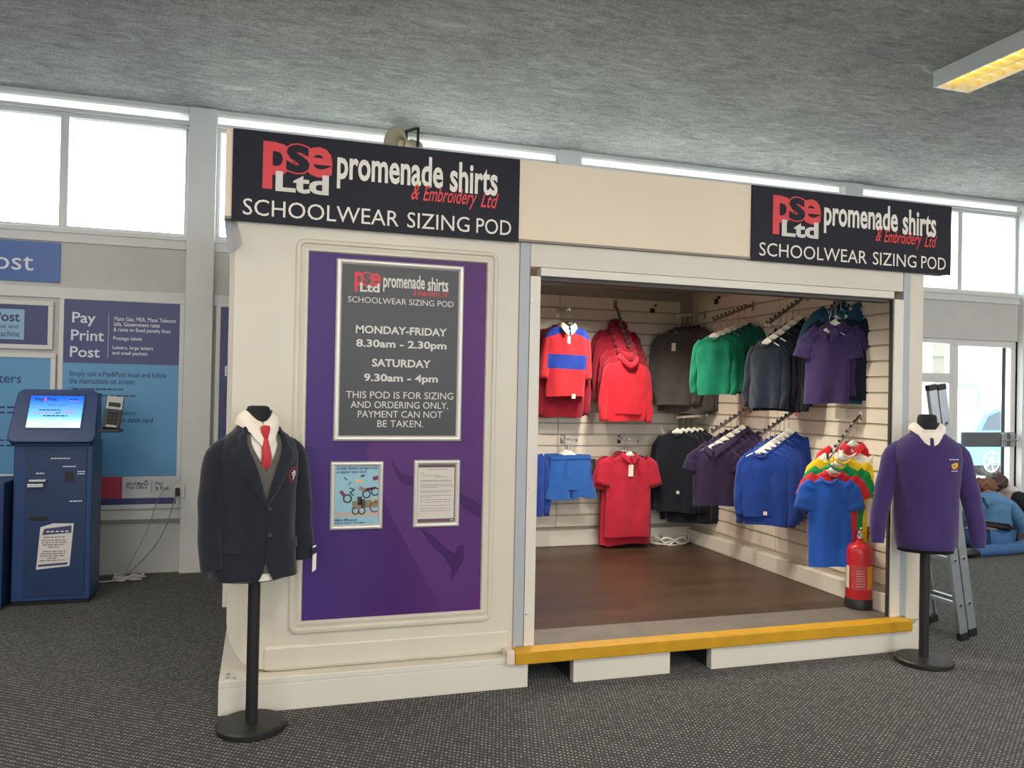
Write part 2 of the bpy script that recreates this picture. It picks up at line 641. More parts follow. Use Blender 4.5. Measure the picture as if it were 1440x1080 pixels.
# ---------------------------------------------------------------- outside
CONC = mat('concrete_paving', '#b9b8b2', 0.9, var=0.1, vscale=1.5)
struct('exterior_dark_ground', MB().box(-40, -0.5, WY + 0.2, 70, -0.30, -0.12, mat('added_dark_ground', '#35373a', 0.9, var=0.15, vscale=1.2)))  # unseen dark ground, added to cut bounce light on the left ceiling
struct('exterior_ground', MB().box(-0.5, 60, WY + 0.2, 70, -0.30, -0.12, CONC))
mb = MB().box(7.72, 7.93, 7.75, 7.96, -0.12, 3.0, mat('cream_post_paint', '#d8d2c4', 0.6, var=0.05))
mb.box(7.69, 7.96, 7.72, 7.99, 2.02, 2.08, mat('cream_post_paint', '#d8d2c4', 0.6))
tag(mb.build('canopy_post', bevel=0.006), 'cream square post standing outside the glass door', 'post')
t = thing('terrace_building', 'pale building with grey blue parapet across the road outside', 'building', (26, 24, -0.12))
mb = MB()
mb.box(14, 60, 22, 30, -0.12, 4.3, mat('pale_render', '#e6e4de', 0.8, var=0.04))
mb.build('facade', t)
mb = MB().prism([(22.6, 4.3), (60, 4.3), (60, 7.0), (25.4, 5.6), (22.6, 5.0)], 21.9, 30, mat('parapet_grey_blue', '#77808c', 0.8, var=0.35, vscale=2))
mb.build('parapet', t)
MB().box(14, 60, 21.85, 22, 2.25, 2.4, mat('parapet_grey_blue', '#77808c')).build('string_course', t)
BLUEFR = mat('blue_window_frame', '#5b79a8', 0.5)
for x0 in (22.4, 25.2, 28.2):
    f = MB()
    f.box(x0, x0 + 1.5, 21.9, 22, 0.9, 2.05, BLUEFR)
    fo = f.build('window', t)
    MB().box(x0 + 0.15, x0 + 1.35, 21.86, 21.9, 1.05, 1.9, mat('far_glass', '#9fb0bf', 0.1)).build('pane', fo)
# parked hatchback
CAR = mat('car_paint_blue', '#4f83c4', 0.25, 0.2)
CARG = mat('car_glass', '#27313b', 0.08)
TYRE = mat('tyre_rubber', '#1a1a1b', 0.8)
t = thing('parked_car', 'light blue hatchback parked on the road outside the glass door', 'car', (16.2, 14.2, -0.12))
prof = [(-1.95, 0.32), (-2.02, 0.55), (-1.96, 0.80), (-1.80, 0.93), (-1.45, 1.30), (-1.1, 1.44), (-0.3, 1.50), (0.4, 1.44), (1.05, 1.02), (1.75, 0.90), (2.02, 0.72), (2.05, 0.4), (1.95, 0.24), (-1.85, 0.24)]
rings = []
for yy, k in ((-0.84, 0.0), (-0.80, 0.035), (0.80, 0.035), (0.84, 0.0)):
    rings.append([Vector((16.2 + x * (1 - (0.03 if abs(yy) > 0.82 else 0)), 14.2 + yy * (1.0 if z < 0.95 else 1 - 0.24 * (z - 0.9)), -0.12 + z)) for x, z in prof])
MB().loft(rings, CAR).build('body', t, angle=0.6)
gl = MB()
for sy in (-1, 1):
    pts = [(-1.55, 0.98), (-1.30, 1.28), (-1.0, 1.38), (-0.3, 1.43), (0.3, 1.38), (0.85, 1.02)]
    vs = [(16.2 + x, 14.2 + sy * (0.845 * (1 - 0.24 * (z - 0.9)) + 0.006), -0.12 + z) for x, z in pts]
    gl.add(vs, [tuple(range(6))], CARG)
gl.build('side_glass', t)
for sx in (-1.28, 1.30):
    for sy in (-0.80, 0.80):
        wh = MB()
        c = (16.2 + sx, 14.2 + sy * 0.9, -0.12 + 0.31)
        wh.lathe([(0.20, -0.11), (0.30, -0.11), (0.315, 0), (0.30, 0.11), (0.20, 0.11)], TYRE, c, (0, 1, 0))
        wo = wh.build('wheel', t, angle=0.6)
        rm = MB().lathe([(0.03, 0), (0.21, 0.0), (0.21, 0.225), (0.03, 0.225)], mat('alloy_backing', '#55585b', 0.4, 0.5), (c[0], c[1] - 0.1125, c[2]), (0, 1, 0))
        for k in range(5):
            a = 2 * PI * k / 5
            p = Vector((c[0] + 0.115 * math.cos(a), c[1] + math.copysign(0.118, sy), c[2] + 0.115 * math.sin(a)))
            dv = Vector((math.cos(a), 0, math.sin(a)))
            rm.tube([p - dv * 0.10, p + dv * 0.09], 0.022, ALU, 6)
        sy_ = math.copysign(0.118, sy)
        rm.lathe([(0.195, sy_ - .01), (0.225, sy_ - .01), (0.225, sy_ + .004), (0.195, sy_ + .004)], ALU, c, (0, 1, 0), cap=False)
        rm.build('alloy_rim', wo)

# ---------------------------------------------------------------- posters and joinery on the window wall
PW = WY - 0.03
POSTER_NAVY = mat('poster_navy', '#3b3f78', 0.4, var=0.04, vscale=2)
POSTER_BLUE = mat('poster_sky_blue', '#5b9ccb', 0.4, var=0.03, vscale=2)
SIGN_BLUE = mat('sign_royal_blue', '#3f68ad', 0.4, var=0.03, vscale=2)
INK_NAVY = mat('ink_navy', '#25335f', 0.5)
POSTER_RED = mat('poster_red', '#b23a4c', 0.45)
POSTER_PALE = mat('poster_pale', '#d4d3d3', 0.45)
PWHITE = mat('poster_white_ink', '#e4e8f2', 0.5)


def poster_frame(parent, x0, x1, z0, z1, wd=0.035, y0=None):
    f = MB()
    y0 = WY - 0.035 if y0 is None else y0
    f.box(x0 - wd, x1 + wd, y0, WY, z1, z1 + wd, WHITE_PAINT)
    f.box(x0 - wd, x1 + wd, y0, WY, z0 - wd, z0, WHITE_PAINT)
    f.box(x0 - wd, x0, y0, WY, z0, z1, WHITE_PAINT)
    f.box(x1, x1 + wd, y0, WY, z0, z1, WHITE_PAINT)
    return f.build('frame', parent, bevel=0.003)


t = thing('pay_post_poster', 'tall navy and light blue Pay Print Post poster in white window frame beside the column', 'poster', (-1.06, PW, 0.55))
poster_frame(t, -1.475, -0.648, 0.55, 2.145)
y0, y1 = PW + 0.004, PW + 0.02
MB().box(-1.475, -0.648, y0, y1, 1.655, 2.145, POSTER_NAVY).build('navy_panel', t)
MB().box(-1.475, -0.648, y0, y1, 0.77, 1.655, POSTER_BLUE).build('blue_panel', t)
MB().box(-1.475, -1.04, y0, y1, 0.60, 0.77, POSTER_RED).build('red_panel', t)
MB().box(-1.04, -0.648, y0, y1, 0.60, 0.77, POSTER_PALE).build('pale_panel', t)
MB().box(-1.475, -0.648, y0, y1, 0.55, 0.60, POSTER_NAVY).build('navy_band', t)
yt = y0 - 0.002
o = (0, yt, 0)
k = 0.827 / 1240  # metres per zoom pixel of the poster


def PX(u):
    return -1.475 + (u - 60) * k


def PZ(v, u=650):
    return 2.145 - (v - 18 - (u - 60) * 0.03) * k * 1.14


lines(t, [(s_, PX(a), PX(b), PZ(d_, 200), PZ(c, 200)) for s_, a, b, c, d_ in (('Pay', 143, 388, 150, 292), ('Print', 135, 480, 328, 440), ('Post', 128, 440, 500, 608))], PWHITE, o, 0.012)
lines(t, [(s_, PX(a), PX(b), PZ(d_, 900), PZ(c, 900)) for s_, a, b, c, d_ in (('Manx Gas, MEA, Manx Telecom', 582, 1255, 200, 250), ('bills, Government rates', 582, 1080, 255, 305), ('& rents or fixed penalty fines', 580, 1198, 312, 366),
                        ('Postage labels', 578, 888, 404, 452), ('Letters, large letters', 575, 1012, 500, 548), ('and small packets', 572, 950, 556, 604))], PWHITE, o, 0.01)
m_ = MB()
for i in range(26):
    zz = PZ(170 + i * 17.5, 520)
    m_.box(PX(522), PX(530), yt - 0.001, yt, zz - 0.003, zz + 0.003, PWHITE)
m_.build('dotted_line_pattern', t)
lines(t, [(s_, PX(a), PX(b), PZ(d_, 650), PZ(c, 650)) for s_, a, b, c, d_ in (('Simply visit a Pay&Post kiosk and follow', 125, 1170, 762, 830), ('the instructions on screen.', 125, 830, 832, 890), ('\u2022 Place your item on the scale', 120, 600, 930, 962))], INK_NAVY, o, 0.006)
m_ = MB()
for q in range(9):
    m_.box(-1.40 + 0.05 * q, -1.36 + 0.05 * q, yt - 0.001, yt, 1.40, 1.41, INK_NAVY)
    m_.box(-1.40 + 0.04 * q, -1.37 + 0.04 * q, yt - 0.001, yt, 1.45, 1.46, INK_NAVY)
m_.build('small_print_pattern', t)
lines(t, [('a button.', -1.09, -0.95, 1.255, 1.29), ('cash or debit card', -1.16, -0.83, 1.195, 1.235)], INK_NAVY, o, 0.008)
lines(t, [('Isle of Man', -1.01, -0.885, 0.702, 0.728), ('Post Office', -1.01, -0.86, 0.672, 0.698), ('Pay', -0.80, -0.745, 0.695, 0.728), ('& Post', -0.80, -0.70, 0.660, 0.690)], INK_NAVY, o, 0.01)
m_ = MB()
m_.box(-0.828, -0.825, yt - 0.001, yt, 0.64, 0.74, INK_NAVY)
for q in range(12):
    a = 2 * PI * q / 12
    m_.box(-0.868 + 0.013 * math.cos(a) - 0.003, -0.868 + 0.013 * math.cos(a) + 0.003, yt - 0.001, yt, 0.717 + 0.015 * math.sin(a) - 0.003, 0.717 + 0.015 * math.sin(a) + 0.003, INK_NAVY)
m_.box(-0.876, -0.86, yt - 0.001, yt, 0.731, 0.738, INK_NAVY)
m_.build('crest_print', t)

t = thing('post_sign', 'wide blue sign reading Post fixed above the poster windows', 'sign', (-2.0, PW, 2.268))
MB().box(-2.75, -1.515, WY - 0.015, WY, 2.268, 2.575, SIGN_BLUE).build('board', t)
MB().text('Post', -2.065, -1.695, 2.35, 2.485, PWHITE, (0, WY - 0.018, 0)).build('lettering', t)

t = thing('machine_poster', 'small navy poster with light blue text box under the blue Post sign', 'poster', (-2.0, PW, 1.785))
poster_frame(t, -2.75, -1.585, 1.785, 2.085)
MB().box(-2.75, -1.585, y0, y1, 1.785, 2.085, POSTER_NAVY).build('sheet', t)
MB().box(-2.45, -1.745, y0 - 0.002, y0, 1.82, 2.05, mat('poster_light_blue', '#8fb7d9', 0.45)).build('text_box', t)
lines(t, [('Post', -1.945, -1.775, 1.955, 2.03, .015), ('post and', -1.945, -1.785, 1.895, 1.935), ('machine', -1.935, -1.775, 1.84, 1.885)], INK_NAVY, (0, y0 - 0.004, 0))
t = thing('letters_poster', 'light blue letters poster behind the screen of the blue kiosk', 'poster', (-2.0, PW, 0.80))
poster_frame(t, -2.75, -1.56, 0.80, 1.685)
MB().box(-2.75, -1.56, y0, y1, 0.80, 1.685, POSTER_BLUE).build('sheet', t)
lines(t, [('Letters', -2.03, -1.755, 1.49, 1.56)], INK_NAVY, (0, y0 - 0.002, 0), 0.006)
m_ = MB()
for zz in (1.30, 1.26, 1.05, 1.01):
    for q in range(8):
        m_.box(-2.3 + .065 * q, -2.25 + .065 * q, y0 - 0.003, y0 - 0.002, zz, zz + .012, INK_NAVY)
m_.build('small_print_pattern', t)
t = thing('navy_poster', 'navy poster mostly hidden behind the pod corner', 'poster', (0.05, PW, 0.55))
poster_frame(t, -0.34, 0.45, 0.55, 2.14)
MB().box(-0.34, 0.45, y0, y1, 0.55, 2.14, POSTER_NAVY).build('sheet', t)
MB().text('Pay', -0.30, -0.10, 1.55, 1.66, PWHITE, (0, y0 - 0.002, 0)).build('lettering', t)

# ------------------------------------------------------------------ the sizing pod
PY = 3.95          # front wall plane
PB = 6.72          # rear outer face
FZ = 0.165         # floor level inside
pod = thing('sizing_pod', 'cream schoolwear sizing pod with purple front panel and wide open doorway', 'pod', (1.85, 3.95, 0))
# steel base with two fork pockets
mb = MB()
BX0, BX1 = -0.165, 3.86
for x0, x1 in ((BX0, 1.315), (1.563, 2.121), (2.372, BX1)):
    mb.box(x0, x1, 3.87, 3.92, 0.0, 0.125, POD_WHITE)
mb.box(BX0, BX1, 3.87, PB, 0.125, 0.155, POD_WHITE)
mb.box(BX0, BX0 + 0.05, 3.92, PB, 0.0, 0.125, POD_WHITE)
mb.box(BX1 - 0.05, BX1, 3.92, PB, 0.0, 0.125, POD_WHITE)
mb.build('base', pod, bevel=0.003)
mb = MB()
DKV = mat('fork_pocket_dark', '#2b2c2e', 0.8)  # near-black colour for the pocket lining
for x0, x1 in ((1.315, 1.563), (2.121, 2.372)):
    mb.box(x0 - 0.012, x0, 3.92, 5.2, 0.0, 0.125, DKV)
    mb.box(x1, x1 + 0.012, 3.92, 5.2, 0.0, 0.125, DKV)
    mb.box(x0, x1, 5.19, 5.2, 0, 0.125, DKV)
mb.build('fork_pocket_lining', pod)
bo = MB()
for x, y in ((-0.13, 3.91), (-0.10, 3.90), (-0.04, 3.905), (-0.13, 3.96), (3.78, 3.90), (3.82, 3.93), (3.74, 3.91)):
    bo.lathe([(0.011, 0.155), (0.011, 0.159), (0.006, 0.162)], ALU, (x, y, 0), seg=10)
bo.build('base_screw', pod, smooth=False)
# cabin shell: front wall cut round the lower corner, side and rear walls, roof


def corner_pts(n=7, r=0.16, x=-0.14, z=0.17):
    return [(x + r - r * math.cos(a), z + r * 1.5 - r * 1.5 * math.sin(a)) for a in (PI / 2 * i / n for i in range(n + 1))]


cp = corner_pts()
left = [(-0.14, 2.28)] + cp
mb = MB()
poly = left + [(0.06, 0.157), (1.255, 0.157), (1.255, 2.28)]
mb.prism(poly, PY, PY + 0.06, POD)
mb.build('front_wall', pod, bevel=0.004)
# curved end wall follows the same corner
inner = [(x + 0.05, z + 0.01) for x, z in left]
mb = MB()
mb.prism(left + [(0.06, 0.157), (0.06, 0.167)] + inner[::-1], PY + 0.06, PB, POD_WHITE)
mb.build('end_wall', pod, angle=0.7)
MB().box(-0.168, -0.14, 4.15, 4.22, 0.42, 2.28, POD_WHITE).build('end_flange', pod, bevel=0.004)
MB().box(-0.09, 3.80, PB - 0.06, PB, 0.157, 2.44, POD_WHITE).build('rear_wall', pod)
MB().box(3.78, 3.86, PY + 0.05, PB, 0.157, 2.44, POD_WHITE).build('side_wall', pod)
MB().box(-0.14, 3.86, PY + 0.06, PB, 2.44, 2.50, POD_WHITE).build('roof', pod)
MB().box(-0.08, 3.78, PY + 0.05, PB - 0.06, 2.425, 2.44, mat('pod_ceiling_grey', '#b4afa8', 0.7, var=0.04)).build('ceiling_lining', pod)
# bulging lower skirt and raised moulding round the purple panel
mb = MB().box(0.03, 1.235, PY - 0.012, PY + 0.01, 0.165, 0.275, POD)
mb.build('skirt_panel', pod, bevel=0.010)


def rrect(x0, x1, z0, z1, r, n=6):
    pts = []
    for cx, cz, a0 in ((x1 - r, z1 - r, 0), (x0 + r, z1 - r, PI / 2), (x0 + r, z0 + r, PI), (x1 - r, z0 + r, 1.5 * PI)):
        for i in range(n + 1):
            a = a0 + PI / 2 * i / n
            pts.append((cx + r * math.cos(a), cz + r * math.sin(a)))
    return pts


def ringprofile(prof, x0, x1, z0, z1, r0, m):
    """mitred moulding: prof = list of (inset from the outer rectangle, y)"""
    mb = MB()
    rings = []
    for ins, y in prof:
        rr = max(0.003, r0 - ins)
        rings.append([Vector((px, y, pz)) for px, pz in rrect(x0 + ins, x1 - ins, z0 + ins, z1 - ins, rr)])
    n = len(rings[0])
    vs = [p for r_ in rings for p in r_]
    fs = []
    for i in range(len(rings) - 1):
        for j in range(n):
            a, b = i * n + j, i * n + (j + 1) % n
            fs.append((a, a + n, b + n, b))
    mb.add(vs, fs, m)
    return mb


mp_ = [(0.0, PY + 0.001), (0.004, PY - 0.012), (0.010, PY - 0.016), (0.022, PY - 0.016), (0.028, PY - 0.006), (0.034, PY - 0.006), (0.045, PY - 0.016), (0.058, PY - 0.014), (0.064, PY + 0.001)]
ringprofile(mp_, 0.135, 1.140, 0.325, 2.212, 0.045, POD).build('panel_moulding', pod, angle=0.9)
PURPLE = gradient_mat('purple_panel_print', 0, [(-1.65, '#4a3478'), (-1.2, '#472866'), (-0.78, '#5b3070')], rough=0.38)
PLIGHT = mat('purple_print_light', '#573470', 0.38, spec=0.2)
PDARK = mat('purple_print_dark', '#43265d', 0.38, spec=0.2)
mb = MB().box(0.198, 1.076, PY - 0.004, PY + 0.005, 0.388, 2.148, PURPLE)


def pp(u, v):  # zoom pixels of the lower panel -> panel plane
    return (0.20 + (u - 72) / 668 * 0.87, 0.392 + (733 - (u - 72) * 0.061 - v) / 2.7 / 277.5)


def flat(poly, m, y):
    mb.add([(a, y, b) for a, b in poly], [tuple(range(len(poly)))], m)


flat([pp(*q) for q in ((300, 90), (330, 70), (420, 62), (480, 62), (560, 62), (740, 80), (740, 560), (715, 625), (670, 685), (625, 690), (590, 690), (500, 540), (380, 330), (340, 230), (290, 130))], PLIGHT, PY - 0.0045)
flat([pp(*q) for q in ((385, 140), (425, 195), (475, 205), (470, 240), (430, 230), (400, 190))], PDARK, PY - 0.005)
flat([pp(*q) for q in ((500, 390), (560, 425), (610, 470), (640, 485), (655, 450), (680, 455), (675, 510), (640, 570), (625, 590), (628, 545), (600, 500), (540, 450))], PDARK, PY - 0.005)
flat([pp(*q) for q in ((640, 250), (700, 275), (740, 300), (740, 345), (680, 320), (650, 290))], PDARK, PY - 0.005)
mb.build('purple_panel', pod)
# doorway frame
MB().box(1.255, 1.310, PY - 0.008, PY + 0.06, 0.185, 2.28, POD_GREY).build('grey_door_strip', pod, bevel=0.003)
mb = MB().box(1.312, 1.368, PY - 0.012, PY + 0.05, 0.185, 2.10, POD_WHITE)
for z in (0.35, 1.0, 1.55, 1.98):
    mb.lathe([(0.006, -0.014), (0.006, -0.0125), (0.003, -0.011)], ALU, (1.322, PY, z), (0, 1, 0), seg=8)
mb.build('door_jamb', pod, bevel=0.002)
mb = MB().box(3.632, 3.700, PY - 0.012, PY + 0.03, 0.185, 2.10, POD_WHITE)
for z in (0.35, 1.0, 1.55, 1.98):
    mb.lathe([(0.006, -0.014), (0.006, -0.0125), (0.003, -0.011)], ALU, (3.69, PY, z), (0, 1, 0), seg=8)
mb.build('door_jamb', pod, bevel=0.002)
MB().box(3.622, 3.632, PY + 0.0, PY + 0.02, 0.185, 2.10, mat('door_seal_black', '#2a2826', 0.7)).build('door_seal', pod)
MB().box(3.702, 3.752, PY - 0.008, PY + 0.06, 0.185, 2.28, POD_GREY).build('grey_door_strip', pod, bevel=0.003)
MB().box(3.754, 3.860, PY - 0.002, PY + 0.06, 0.157, 2.28, POD).build('corner_post', pod, bevel=0.006)
mb = MB().box(1.312, 3.70, PY - 0.006, PY + 0.06, 2.150, 2.28, POD)
mb.build('lintel', pod, bevel=0.003)
mb = MB().box(1.369, 3.63, PY - 0.010, PY + 0.06, 2.105, 2.148, POD_WHITE)
mb.box(1.369, 3.63, PY + 0.02, PY + 0.09, 2.085, 2.105, mat('shutter_slot', '#4a4744', 0.6))
mb.build('shutter_rail', pod, bevel=0.002)
MB().box(1.312, 3.78, PY + 0.061, PY + 0.30, 2.28, 2.425, mat('pod_ceiling_grey', '#b4afa8')).build('shutter_box', pod)
# overhanging fascia
mb = MB()
mb.box(-0.188, 4.032, PY - 0.022, PY + 0.03, 2.285, 2.692, FASCIA)
mb.box(-0.188, 4.032, PY - 0.028, PY + 0.06, 2.272, 2.285, mat('fascia_lip_brown', '#8d857a', 0.6))
mb.build('fascia', pod, bevel=0.002)
mb = MB()
for x in (-0.12, 0.9, 1.95, 3.0, 3.83):
    mb.box(x - 0.02, x + 0.02, PY + 0.03, PY + 0.05, 2.44, 2.66, POD_WHITE)
    mb.add([(x - 0.015, PY + 0.05, 2.64), (x + 0.015, PY + 0.05, 2.64), (x + 0.015, PY + 0.55, 2.5), (x - 0.015, PY + 0.55, 2.5), (x - 0.015, PY + 0.05, 2.60), (x + 0.015, PY + 0.05, 2.60), (x + 0.015, PY + 0.50, 2.5), (x - 0.015, PY + 0.50, 2.5)],
           [(0, 1, 2, 3), (4, 7, 6, 5), (0, 3, 7, 4), (1, 5, 6, 2), (2, 6, 7, 3)], POD_WHITE)
mb.build('fascia_bracket', pod)
# folded tape end hanging off the fascia's end
mb = MB().grid(lambda u, v: (-0.188 + 0.055 * u + 0.02 * v, PY - 0.004 + 0.02 * math.sin(3 * u + 2 * v), 2.27 - 0.17 * v * (1 - 0.35 * u)), 6, 8, mat('tape_grey', '#9a9ca0', 0.4))
mb.build('loose_tape', pod, smooth=True)
# step edge
YEL = mat('yellow_step_edge', '#c39208', 0.55, var=0.12, vscale=9, bump=0.25, bscale=70)
MB().box(1.24, 3.715, 3.845, 3.94, 0.122, 0.187, YEL).build('step_edge', pod, bevel=0.006)
MB().box(1.195, 1.238, 3.848, 3.94, 0.126, 0.192, mat('raw_cream_block', '#d9cdbd', 0.7, var=0.08, vscale=20)).build('step_end_block', pod, bevel=0.004)
# interior floor
mb = MB().box(-0.09, 3.78, 4.26, PB - 0.06, 0.157, FZ, plank_mat())
mb.build('plank_floor', pod)
MB().box(1.30, 3.78, 3.93, 4.258, 0.157, FZ + 0.001, mat('grey_entrance_tile', '#6d675f', 0.6, var=0.18, vscale=7)).build('entrance_floor', pod)


def slat_profile(z0, z1, pitch=0.1005, groove=0.008, depth=0.009):
    """front outline of slat board from bottom to top: (depth, z)"""
    p = [(0, z0)]
    z = z0 + pitch
    while z < z1 - 0.03:
        p += [(0, z - groove / 2 - 0.004), (depth, z - groove / 2), (depth, z + groove / 2), (0, z + groove / 2 + 0.002)]
        z += pitch
    p.append((0, z1))
    return p


def slatwall_y(x0, x1, yface, z0, z1):
    mb = MB()
    pr = slat_profile(z0, z1)
    for (d0, a), (d1, b) in zip(pr, pr[1:]):
        mb.add([(x0, yface + d0, a), (x1, yface + d0, a), (x1, yface + d1, b), (x0, yface + d1, b)], [(0, 1, 2, 3)], GROOVE if (d0 > 0 or d1 > 0) else SLAT)
    mb.add([(x0, yface, z0), (x0, yface + 0.02, z0), (x0, yface + 0.02, z1), (x0, yface, z1)], [(0, 1, 2, 3)], SLAT)
    mb.add([(x1, yface, z0), (x1, yface + 0.02, z0), (x1, yface + 0.02, z1), (x1, yface, z1)], [(3, 2, 1, 0)], SLAT)
    mb.add([(x0, yface, z1), (x1, yface, z1), (x1, yface + 0.02, z1), (x0, yface + 0.02, z1)], [(0, 1, 2, 3)], SLAT)
    return mb


def slatwall_x(y0, y1, xface, z0, z1):
    mb = MB()
    pr = slat_profile(z0, z1)
    for (d0, a), (d1, b) in zip(pr, pr[1:]):
        mb.add([(xface + d0, y1, a), (xface + d0, y0, a), (xface + d1, y0, b), (xface + d1, y1, b)], [(0, 1, 2, 3)], GROOVE if (d0 > 0 or d1 > 0) else SLAT)
    mb.add([(xface, y0, z0), (xface + 0.02, y0, z0), (xface + 0.02, y0, z1), (xface, y0, z1)], [(0, 1, 2, 3)], SLAT)
    mb.add([(xface, y1, z0), (xface + 0.02, y1, z0), (xface + 0.02, y1, z1), (xface, y1, z1)], [(3, 2, 1, 0)], SLAT)
    return mb


YS, XS = 6.55, 3.75          # slat board faces
for x0, x1 in ((0.0, 1.225), (1.23, 2.455), (2.46, 3.63)):
    slatwall_y(x0, x1, YS, 0.33, 2.345).build('slat_board', pod)
for y0_, y1_ in ((4.06, 5.235), (5.24, 6.44)):
    slatwall_x(y0_, y1_, XS, 0.33, 2.345).build('slat_board', pod)
MB().box(-0.085, 3.78, YS + 0.022, PB - 0.06, FZ, 2.425, mat('pod_lining_grey', '#9f978d', 0.7, var=0.03)).build('rear_lining', pod)
MB().box(XS + 0.022, 3.78, PY + 0.101, YS + 0.02, FZ, 2.425, mat('pod_lining_cream', '#cfc6b6', 0.6)).build('side_lining', pod)
mb = MB().box(-0.08, 3.76, YS - 0.03, YS + 0.02, FZ, 0.30, POD_WHITE)
mb.build('trunking', pod, bevel=0.006)
mb = MB().box(XS - 0.035, XS + 0.02, PY + 0.102, YS - 0.032, FZ, 0.285, POD_WHITE)
mb.build('trunking', pod, bevel=0.006)
# ------------------------------------------------------------------ sign banners
RED_OUT = LETTER_RED


def logo_sign(parent, x0, x1, z0, z1, y, board, with_text=True):
    W, H = x1 - x0, z1 - z0
    X = lambda u: x0 + u * W
    Z = lambda v: z1 - v * H
    o = (0, y, 0)
    m = MB()
    m.text('p', X(.096), X(.192), Z(.63), Z(.105), LETTER_RED, o, bold=0.032)
    m.text('e', X(.228), X(.325), Z(.455), Z(.11), LETTER_RED, (0, y - 0.0004, 0), bold=0.028)
    m.text('s', X(.166), X(.253), Z(.440), Z(.095), LETTER_RED, (0, y - 0.0008, 0), bold=0.05)
    m.text('s', X(.171), X(.248), Z(.425), Z(.110), board, (0, y - 0.0012, 0), bold=0.032)
    m.build('logo_lettering', parent)
    m = MB()
    m.text('Ltd', X(.138), X(.313), Z(.65), Z(.425), LETTER_GREY, (0, y - 0.0018, 0), bold=0.035)
    m.build('logo_lettering', parent)
    lines(parent, [('promenade', X(.340), X(.712), Z(.555), Z(.09)), ('shirts', X(.737), X(.915), Z(.475), Z(.11))], LETTER_WHITE, o, 0.024)
    m = MB()
    for s_, a, b, c, d_ in (('&', .598, .628, .425, .605), ('Embroidery', .640, .838, .43, .665), ('Ltd', .852, .920, .445, .625)):
        m.text(s_, X(a), X(b), Z(d_), Z(c), LETTER_RED, (0, y - 0.0018, 0), bold=0.008, shear=0.42)
    m.build('script_lettering', parent)
    lines(parent, [(s_, X(a), X(b), Z(.935), Z(.755)) for s_, a, b in (('SCHOOLWEAR', .036, .556), ('SIZING', .586, .812), ('POD', .838, .970))], LETTER_WHITE, o, 0.0)


t = thing('sign_banner', 'dark shop sign above the purple panel reading SCHOOLWEAR SIZING POD', 'sign', (0.54, 3.92, 2.275))
mb = MB().grid(lambda u, v: (-0.157 + 1.393 * u, 3.918 + 0.0012 * math.sin(9 * u + 3 * v) * math.sin(7 * v + 2), 2.268 + 0.424 * v), 24, 8, NAVY_BANNER)
mb.box(-0.157, 1.236, 3.921, 3.927, 2.268, 2.692, NAVY_BANNER)
mb.build('banner', t, smooth=False)
logo_sign(t, -0.157, 1.236, 2.268, 2.692, 3.9155, NAVY_BANNER)
t = thing('sign_banner', 'dark shop sign above the doorway corner with the yellow step and extinguisher', 'sign', (3.32, 3.92, 2.275))
mb = MB().grid(lambda u, v: (2.613 + 1.421 * u, 3.918 + 0.0010 * math.sin(7 * u + 1 + 3 * v) * math.sin(6 * v + 1), 2.268 + 0.424 * v), 24, 8, NAVY_BANNER)
mb.box(2.613, 4.034, 3.921, 3.927, 2.268, 2.692, NAVY_BANNER)
mb.build('banner', t, smooth=False)
logo_sign(t, 2.613, 4.034, 2.268, 2.692, 3.9155, NAVY_BANNER)

# ------------------------------------------------------------------ snap frames on the purple panel


def snap_frame(label, name, x0, x1, z0, z1, wd=0.028):
    t = thing(name, label, 'notice board', ((x0 + x1) / 2, PY - 0.005, z0))
    yb = PY - 0.0055
    pr = [(0, yb), (0.0015, yb - 0.010), (wd * .35, yb - 0.015), (wd * .7, yb - 0.013), (wd * 0.95, yb - 0.006), (wd, yb - 0.003)]
    ringprofile(pr, x0, x1, z0, z1, 0.004, SNAP).build('frame', t, angle=0.9)
    return t, (x0 + wd * .9, x1 - wd * .9, z0 + wd * .9, z1 - wd * .9)


CHAR = mat('poster_charcoal', '#4a4a4e', 0.35, spec=0.3, var=0.05, vscale=2)
t, (a, b, c, d_) = snap_frame('large silver framed charcoal notice with opening hours on the purple panel', 'hours_notice', 0.326, 0.958, 1.243, 2.127)
MB().box(a, b, PY - 0.009, PY - 0.006, c, d_, CHAR).build('sheet', t)
W_, H_ = b - a, d_ - c
yt = PY - 0.0095
X = lambda u: a + u * W_
Z = lambda v: d_ - v * H_
m = MB()
m.text('p', X(.105), X(.185), Z(.158), Z(.043), LETTER_RED, (0, yt, 0), bold=0.032)
m.text('e', X(.230), X(.325), Z(.125), Z(.045), LETTER_RED, (0, yt - .0003, 0), bold=0.028)
m.text('s', X(.165), X(.255), Z(.122), Z(.04), LETTER_RED, (0, yt - .0006, 0), bold=0.05)
m.text('s', X(.175), X(.245), Z(.113), Z(.048), CHAR, (0, yt - .0009, 0), bold=0.03)
m.build('logo_lettering', t)
m = MB()
m.text('Ltd', X(.152), X(.315), Z(.158), Z(.105), LETTER_GREY, (0, yt - .0012, 0), bold=0.03)
m.build('logo_lettering', t)
lines(t, [('promenade', X(.345), X(.70), Z(.150), Z(.042)), ('shirts', X(.725), X(.905), Z(.132), Z(.05))], LETTER_GREY, (0, yt, 0), 0.022)
m = MB()
m.text('& Embroidery Ltd', X(.60), X(.905), Z(.175), Z(.13), LETTER_RED, (0, yt - .0012, 0), shear=0.4, bold=0.006)
m.build('script_lettering', t)
